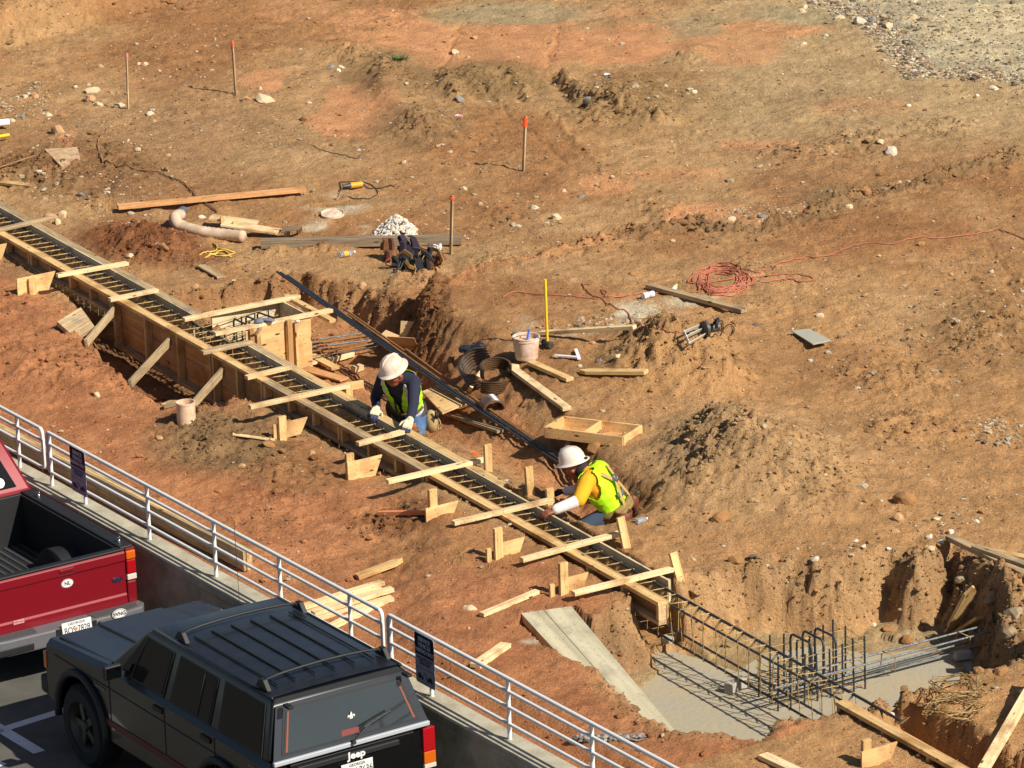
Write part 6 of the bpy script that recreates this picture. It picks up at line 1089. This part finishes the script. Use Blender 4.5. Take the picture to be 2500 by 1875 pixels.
def remeshed(mb, vox, it=8):
    me = bpy.data.meshes.new('tmp'); me.from_pydata(mb.v, [], mb.f); me.update(); o = bpy.data.objects.new('tmp', me); COL.objects.link(o)
    r = o.modifiers.new('r', 'REMESH'); r.mode = 'VOXEL'; r.voxel_size = vox; s = o.modifiers.new('s', 'SMOOTH'); s.iterations = it; s.factor = .5
    dg = bpy.context.evaluated_depsgraph_get(); ev = o.evaluated_get(dg); m2 = ev.to_mesh(); V_ = np.array([v.co[:] for v in m2.vertices]); F_ = [tuple(p.vertices) for p in m2.polygons]; ev.to_mesh_clear(); bpy.data.objects.remove(o); bpy.data.meshes.remove(me); return V_, F_
def submesh(name, VF, keep, mats, mi, parent, solid=0):
    V_, F_ = VF; ks = []; ms = []
    for f in F_:
        c = V_[list(f)].mean(0)
        if keep(c): ks.append(f); ms.append(mi(c))
    used = sorted({i for f in ks for i in f}); re = {o: n for n, o in enumerate(used)}; c0 = V_[used].mean(0)
    me = bpy.data.meshes.new(name); me.from_pydata([tuple(V_[i]-c0) for i in used], [], [tuple(re[i] for i in f) for f in ks]); me.update()
    for m in mats: me.materials.append(m)
    me.polygons.foreach_set('material_index', ms); me.polygons.foreach_set('use_smooth', [True]*len(ks)); o = bpy.data.objects.new(name, me); link(o, Matrix.Translation(Vector(c0)), parent)
    if solid: s = o.modifiers.new('t', 'SOLIDIFY'); s.thickness = solid; s.offset = 1
    return o
def hand_geo(mb, w, d, n_, side, r=1.0, curl=.35, grip=None):
    """w wrist, d direction of the fingers, n_ back-of-hand normal, side=+1/-1 thumb side"""
    d = d.normalized(); s = n_.cross(d).normalized(); n_ = d.cross(s).normalized(); 
    for k in range(4): caps(mb, w+s*(.012*(k-1.5))*r, w+d*.085*r+s*(.021*(k-1.5))*r, .017*r, .014*r, 8)
    for k, L in enumerate((.070, .082, .078, .062)):
        b = w+d*.088*r+s*(.021*(k-1.5)*side)*r*1.08; c1 = curl*(1+.12*k); m1 = b+(d*math.cos(c1)-n_*math.sin(c1))*L*.5*r; m2 = m1+(d*math.cos(c1*2.2)-n_*math.sin(c1*2.2))*L*.32*r; m3 = m2+(d*math.cos(c1*3)-n_*math.sin(c1*3))*L*.25*r
        caps(mb, b, m1, .0098*r, .009*r, 7); caps(mb, m1, m2, .009*r, .0082*r, 7); caps(mb, m2, m3, .0082*r, .007*r, 7)
    b = w+d*.028*r-s*side*.026*r; m1 = b+(d*.5-s*side*.75-n_*.2).normalized()*.042*r; m2 = m1+(d*.85-s*side*.3-n_*.25).normalized()*.034*r; caps(mb, b, m1, .014*r, .011*r, 7); caps(mb, m1, m2, .011*r, .009*r, 7)
def hard_hat(parent, c, upv, fwd, m, r=.135, brim=.158):
    z = upv.normalized(); x = (fwd-z*fwd.dot(z)).normalized(); y = z.cross(x); M = Matrix(((x.x,y.x,z.x,c.x),(x.y,y.y,z.y,c.y),(x.z,y.z,z.z,c.z),(0,0,0,1))) @ Matrix.Diagonal((1.08, .93, 1, 1))
    mb = MB(); prof = [(.001,.135),(.04,.131),(.075,.115),(.102,.085),(.117,.045),(.122,.004),(.128,-.006),(brim-.005,-.017),(brim,-.020),(brim-.004,-.025),(.12,-.014),(.116,.0),(.10,.07),(.05,.115),(.001,.125)]
    mb.lathe(prof, M, 36); o = mb.build('hard_hat', m, parent, M=M, smooth=True)
    mb = MB(); mb.tube([M @ Vector((x_, 0, zz)) for x_, zz in ((.108,.075),(.075,.12),(0,.142),(-.075,.12),(-.108,.075))], .008, 8); mb.build('hat_ridge', m, o, smooth=True)
    mb = MB(); mb.lathe([(.113,-.006),(.109,-.035),(.105,-.035)], M, 30); mb.build('sweat_band', GWEB, o, smooth=True); return o
def person(name, pos, label, jt, look, upv, face_skin):
    r = empty('person', UV(*pos), label, 'person'); j = {k: J3(v) for k, v in jt.items()}
    sA, sB, pel = j['shA'], j['shB'], j['pel']; ms = (sA+sB)/2; t = (ms-pel).normalized(); l = (sA-sB); l = (l-t*l.dot(t)).normalized(); f = l.cross(t)
    if f.dot(look) < 0: f = -f
    def torso(mb, k=0., sh=True):
        L = (ms-pel).length
        for a, w_, d_ in ((0,.150,.115),(.16,.145,.112),(.34,.150,.115),(.55,.165,.125),(.75,.175,.125),(.92,.165,.105)):
            c = pel+t*(a*L)
            for s in (-1,-.5,0,.5,1): mb.ico(c+l*s*(w_-.09), .092*d_/.11+k, 2)
        for s in (sA, sB): caps(mb, ms+(s-ms)*.5, s, .085+k, .066+k)
        if sh: caps(mb, ms, ms.lerp(j['head'],.4), .07+k, .058+k)
    def arm(mb, s, k=0., to=1.0, fr=0.):
        sh, el, wr = j['sh'+s], j['el'+s], j['wr'+s]
        if fr < 1: caps(mb, sh, el, .060+k, .047+k)
        caps(mb, el, el.lerp(wr, to), .045+k, .034+(.045-.034)*(1-to)+k)
    def leg(mb, s, k=0.):
        h, kn, an = j['hip'+s], j['kn'+s], j['an'+s]; caps(mb, h, kn, .088+k, .062+k); caps(mb, kn, an, .060+k, .042+k)
    hd = j['head']; up_ = upv.normalized(); lk = (look-up_*look.dot(up_)).normalized(); rt_ = lk.cross(up_)
    mb = MB(); torso(mb, -.012); [arm(mb, s, -.010) for s in 'AB']; [leg(mb, s, -.012) for s in 'AB']
    caps(mb, ms, hd-up_*.05-lk*.02, .062, .056)
    mb.ico(hd+up_*.03, .092, 3); mb.ico(hd+lk*.012-up_*.02, .080, 3); mb.ico(hd+lk*.035-up_*.075, .052, 3); caps(mb, hd+lk*.088+up_*.01, hd+lk*.104-up_*.025, .011, .016)
    for s in (-1, 1): mb.ico(hd+rt_*s*.086-up_*.01, .022, 2); mb.ico(hd+lk*.082+rt_*s*.03+up_*.03, .016, 2); mb.ico(hd+lk*.06+rt_*s*.045-up_*.02, .03, 2)
    mb.ico(hd+lk*.082-up_*.058, .022, 2)
    for s, dv in (('A', 1), ('B', -1)): hand_geo(mb, j['wr'+s], j['ha'+s]-j['wr'+s], Z*.8+U*.2, dv, .97)
    vf = remeshed(mb, .0075, 4); o = submesh('body', vf, lambda c: True, [SKIN], lambda c: 0, r)
    e = MB()
    for s in (-1, 1): e.ico(hd+lk*.090+rt_*s*.031+up_*.016, .010, 2)
    e.build('eyes', mat('eye_dark',(30,24,22),.3), r, smooth=True); e = MB(); caps(e, hd+lk*.098-rt_*.02-up_*.060, hd+lk*.098+rt_*.02-up_*.060, .006, .006, 6); e.build('mouth', mat('lips',(112,54,44),.6), r, smooth=True)
    return r, j, t, l, f, torso, arm, leg, ms, pel, up_, lk, rt_
def boots(r, j, fwd):
    for s in 'AB':
        mb = MB(); a = j['an'+s]; caps(mb, a, a+fwd*.10-Z*.02, .052, .045); caps(mb, a+fwd*.05-Z*.01, a+fwd*.18-Z*.02, .046, .038); V_, F_ = remeshed(mb, .01, 3); submesh('boot', (V_, F_), lambda c: True, [BOOT], lambda c: 0, r)
# ---- worker facing the camera, kneeling behind the form
jt = dict(shA=(.80,-1.67,.575), shB=(.45,-1.81,.56), pel=(.41,-1.50,.12), head=(.765,-1.875,.69), elA=(.95,-1.78,.395), wrA=(1.165,-1.955,.335), haA=(1.215,-2.03,.275), elB=(.34,-1.85,.325), wrB=(.52,-1.95,.285), haB=(.60,-2.03,.25), hipA=(.52,-1.46,.08), hipB=(.30,-1.55,.08), knA=(.75,-1.68,-.23), knB=(.52,-1.76,-.23), anA=(.45,-1.28,-.29), anB=(.18,-1.34,-.29))
r, j, t, l, f, torso, arm, leg, ms, pel, up_, lk, rt_ = person('person', (.5,-1.5,-.3), 'person in white hard hat, navy sweatshirt and lime vest kneeling, gloved hand on the form', jt, -V*.85-Z*.5+U*.15, Z*.93-V*.30+U*.10, True)
L = (ms-pel).length
co = lambda c: ((Vector(c)-pel).dot(t), (Vector(c)-pel).dot(l), (Vector(c)-pel).dot(f))
mb = MB(); torso(mb, .004); [arm(mb, s, .010, .93) for s in 'AB']; vf = remeshed(mb, .009, 5); submesh('sweatshirt', vf, lambda c: True, [NAVY], lambda c: 0, r)
mb = MB(); torso(mb, .022, False); vf = remeshed(mb, .009, 5)
def kp(c):
    a, b, d = co(c); return -.02 < a < L+.075 and not (d > 0 and abs(b) < .02+.075*max(0, (a-.22)/.3)) and abs(b) < .205 and not (a > L-.22 and abs(b) > .155+.02*(L-a)/.1)
def vm(c):
    a, b, d = co(c)
    return 1 if (.05 < abs(b)-.045-.02*(a > .2) < .085 and a > .16) or .07 < a < .115 else 0
v = submesh('vest', vf, kp, [LIME, REFL], vm, r, .004)
mb = MB(); [leg(mb, s, .006) for s in 'AB']; 
for s_ in (-.07, 0, .07): mb.ico(pel+l*s_, .125, 3)
vf = remeshed(mb, .010, 5); submesh('jeans', vf, lambda c: True, [JEAN], lambda c: 0, r); boots(r, j, (V*.8-U*.1).normalized())
for s, dv in (('A', 1), ('B', -1)):
    mb = MB(); hand_geo(mb, j['wr'+s], j['ha'+s]-j['wr'+s], Z*.8+U*.3, dv, 1.12, .42); caps(mb, j['wr'+s]+(j['el'+s]-j['wr'+s]).normalized()*.045, j['wr'+s], .040, .036); vf = remeshed(mb, .006, 2); hx = j['ha'+s]; submesh('glove', vf, lambda c: True, [GLV, GLVD], lambda c: 1 if (Vector(c)-j['wr'+s]).dot((hx-j['wr'+s]).normalized()) > .115 else 0, r)
hard_hat(r, j['head']+up_*.075, up_*1.0+lk*.12, lk, HATM)
mb = MB(); n_ = 28; pts = [pel+t*.05+l*.178*math.cos(a)+f*.142*math.sin(a)-t*.0 for a in [2*math.pi*k/n_ for k in range(n_)]]; mb.tube(pts, .022, 8, closed=True); belt = mb.build('tool_belt', mat('belt_dark',(60,46,36),.7), r, smooth=True)
mb = MB(); q = pel+l*.24-t*.06; mb.ico(q, .09, 3, .05, (.8,.9,1.35)); mb.build('pouch', KHK, belt, smooth=True); mb = MB(); q = pel-l*.22-t*.04; mb.ico(q, .075, 3, .05, (.8,.9,1.3)); mb.build('pouch', LEA, belt, smooth=True)
mb = MB(); q = pel+l*.30+t*.02; mb.tube([q, q+Z*.09+U*.02], .012, 6); mb.tube([q+U*.03, q+Z*.07+U*.06], .010, 6); mb.build('plier_handles', BCORD, belt, smooth=True); mb = MB(); q = pel+l*.31-t*.08; mb.tube([q+U*.03*math.cos(a)+Z*.06*math.sin(a)+U*.02 for a in [k*.5 for k in range(13)]], .006, 6); mb.build('hanging_loop', KHK, belt, smooth=True)
mb = MB(); mb.tube([pel+t*a+f*d-l*.0 for a, d in ((.12,.155),(.2,.17),(.3,.175),(.4,.16))], .012, 6); mb.build('zip_placket', BCORD, v, smooth=True)
mb = MB(); mb.tube([pel+t*.17+l*.19*math.cos(a)+f*.155*math.sin(a) for a in [math.pi*k/14 for k in range(15)]], .014, 6); mb.build('chest_strap', mat('strap_brown',(96,72,50),.8), r, smooth=True)
# black tool held in the left-hand glove
mb = MB(); q = j['haB']-V*.05-Z*.02; mb.tube([q+U*.06*math.cos(a)-V*.02*math.cos(a)+Z*.03*math.sin(a) for a in (0,.7,1.4,2.1,2.8,3.5,4.2)], .013, 8); tag(mb.build('pliers', BCORD, smooth=True), 'black tool gripped against the form by the worker in the navy sweatshirt', 'pliers')
# ---- worker bending over the form, seen from behind
jt = dict(shA=(4.03,-1.79,.425), shB=(3.80,-1.47,.42), pel=(4.04,-1.47,.07), head=(3.73,-1.715,.475), elA=(4.17,-1.98,.325), wrA=(4.11,-2.21,.265), haA=(4.085,-2.30,.245), elB=(3.66,-1.62,.22), wrB=(3.52,-1.70,.17), haB=(3.44,-1.75,.16), hipA=(4.05,-1.58,.05), hipB=(3.97,-1.38,.05), knA=(3.93,-1.96,-.10), knB=(3.72,-1.62,-.12), anA=(4.27,-1.72,-.14), anB=(4.12,-1.30,-.14))
r, j, t, l, f, torso, arm, leg, ms, pel, up_, lk, rt_ = person('person', (4.0,-1.5,-.15), 'person in scuffed white hard hat, yellow shirt and lime vest bending over the form', jt, -U*.75-V*.45-Z*.5, Z*.85-U*.25-V*.2, False)
L = (ms-pel).length
mb = MB(); torso(mb, .006); [arm(mb, s, .020, .0) for s in 'AB']; vf = remeshed(mb, .009, 5)
elA = j['elA']; submesh('shirt', vf, lambda c: True, [YSH], lambda c: 0, r)
for s in 'AB': mb = MB(); arm(mb, s, .016 if s == 'A' else .008, .95, 1); vf = remeshed(mb, .008, 5); submesh('white_sleeve', vf, lambda c: True, [WSL], lambda c: 0, r)
mb = MB(); torso(mb, .028, False); vf = remeshed(mb, .009, 6)
def kp2(c):
    a, b, d = co(c); return .01 < a < L+.085 and abs(b) < .21 and not (a > L-.20 and abs(b) > .165+.02*(L-a)/.1) and not (d > .09 and abs(b) < .05)
v = submesh('vest', vf, kp2, [LIME], lambda c: 0, r, .005)
bk = -f
def hstrap(pts, m, w=.022, par=v):
    q = [pel+t*a+l*b+bk*d for a, b, d in pts]; mb = MB(); n_ = 5*(len(q)-1); vs = []
    for k in range(n_+1):
        i = min(k*(len(q)-1)/n_, len(q)-1.001); i0 = int(i); p = q[i0].lerp(q[i0+1], i-i0); tg = (q[i0+1]-q[i0]).normalized(); s = tg.cross(bk).normalized()*w; vs += [p-s, p+s]
    mb.add(vs, [(2*i, 2*i+1, 2*i+3, 2*i+2) for i in range(n_)]); o = mb.build('harness_strap', m, par, smooth=True); s_ = o.modifiers.new('t', 'SOLIDIFY'); s_.thickness = .008; s_.offset = 0
hstrap([(L+.07,.10,.02),(L,.09,.13),(L*.78,.04,.160),(L*.72,.0,.163)], WEB); hstrap([(L+.07,-.10,.02),(L,-.09,.13),(L*.78,-.04,.160),(L*.72,.0,.165)], WEB)
hstrap([(L*.72,.0,.167),(L*.5,.04,.165),(L*.2,.08,.155),(.02,.10,.145)], WEB, .024); hstrap([(L*.72,.0,.169),(L*.5,-.04,.165),(L*.2,-.09,.155),(.02,-.13,.13)], WEB, .020)
hstrap([(.16,.11,.15),(.14,.02,.165),(.17,-.10,.15)], GWEB, .024); hstrap([(L*.80,.03,.168),(L*.66,-.02,.172)], GWEB, .03)
mb = MB(); c = pel+t*L*.74+bk*.18; mb.tube([c+l*.028*math.cos(a)+t*.036*math.sin(a) for a in [k*.5236 for k in range(12)]], .006, 6, closed=True); mb.build('harness_ring', STEEL, v, smooth=True)
mb = MB(); pts = [pel+t*.03+l*.182*math.cos(a)+f*.150*math.sin(a) for a in [2*math.pi*k/28 for k in range(28)]]; mb.tube(pts, .036, 8, closed=True); mb.tube([p-t*.035 for p in pts], .030, 8, closed=True); belt = mb.build('tool_belt', mat('belt_khaki',(150,124,72),.85,var=.3,vscale=20), r, smooth=True)
mb = MB(); q = pel-t*.0+(l*.75+bk*.6).normalized()*.215-Z*.06; M_ = Matrix.Translation(q); mb.lathe([(.0,-.10),(.06,-.10),(.085,.08),(.075,.085),(.06,.06),(.0,.0)], M_, 20); mb.build('pouch', LTH, belt, smooth=True); mb = MB(); q2 = q+U*.0-Z*.12; mb.ico(q2, .07, 3, .06, (.9,.9,.8)); mb.build('pouch', LTH, belt, smooth=True); mb = MB(); q = pel+(l*-.75+bk*.6).normalized()*.215-Z*.05; mb.ico(q, .07, 3, .06, (.8,.8,1.2)); mb.build('pouch', LTH, belt, smooth=True)
mb = MB(); q = pel+(-l*.9+bk*.5).normalized()*.24+Z*.06; mb.cyl(q, q+U*.10+Z*.01, .012, n=8); mb.build('hammer', STEEL, belt, auto=40)
mb = MB(); [leg(mb, s, .006) for s in 'AB']; 
for s_ in (-.07, 0, .07): mb.ico(pel+l*s_, .125, 3)
vf = remeshed(mb, .010, 5); submesh('jeans', vf, lambda c: True, [JEAND], lambda c: 0, r); boots(r, j, (V*.3+U*.9).normalized())
mb = MB(); hand_geo(mb, j['wrB'], j['haB']-j['wrB'], Z, -1, 1.12, .5); vf = remeshed(mb, .006, 2); submesh('glove', vf, lambda c: True, [mat('dark_glove',(52,34,36),.8)], lambda c: 0, r)
hard_hat(r, j['head']+up_*.075+lk*.005, up_*1.0-lk*.08, lk, HATM)
mb = MB(); hd = j['head']; mb.ico(hd-lk*.05-up_*.03, .085, 3, .03); mb.build('hair', HAIRM, r, smooth=True)
mb = MB(); mb.tube([hd-lk*.06-up_*.075+rt_*a for a in (-.07,-.03,.03,.07)], .028, 8); mb.ico(hd-lk*.085-up_*.09+rt_*.02, .035, 2, .2, (1,.7,1.3)); mb.build('neckerchief', mat('cream_cloth',(214,196,140),.85,var=.2,vscale=20), r, smooth=True)
mb = MB(); mb.cyl(hd-lk*.125+up_*.05, hd-lk*.150+up_*.05, .022, n=10); mb.build('hat_ratchet', TRIM, r, auto=40)
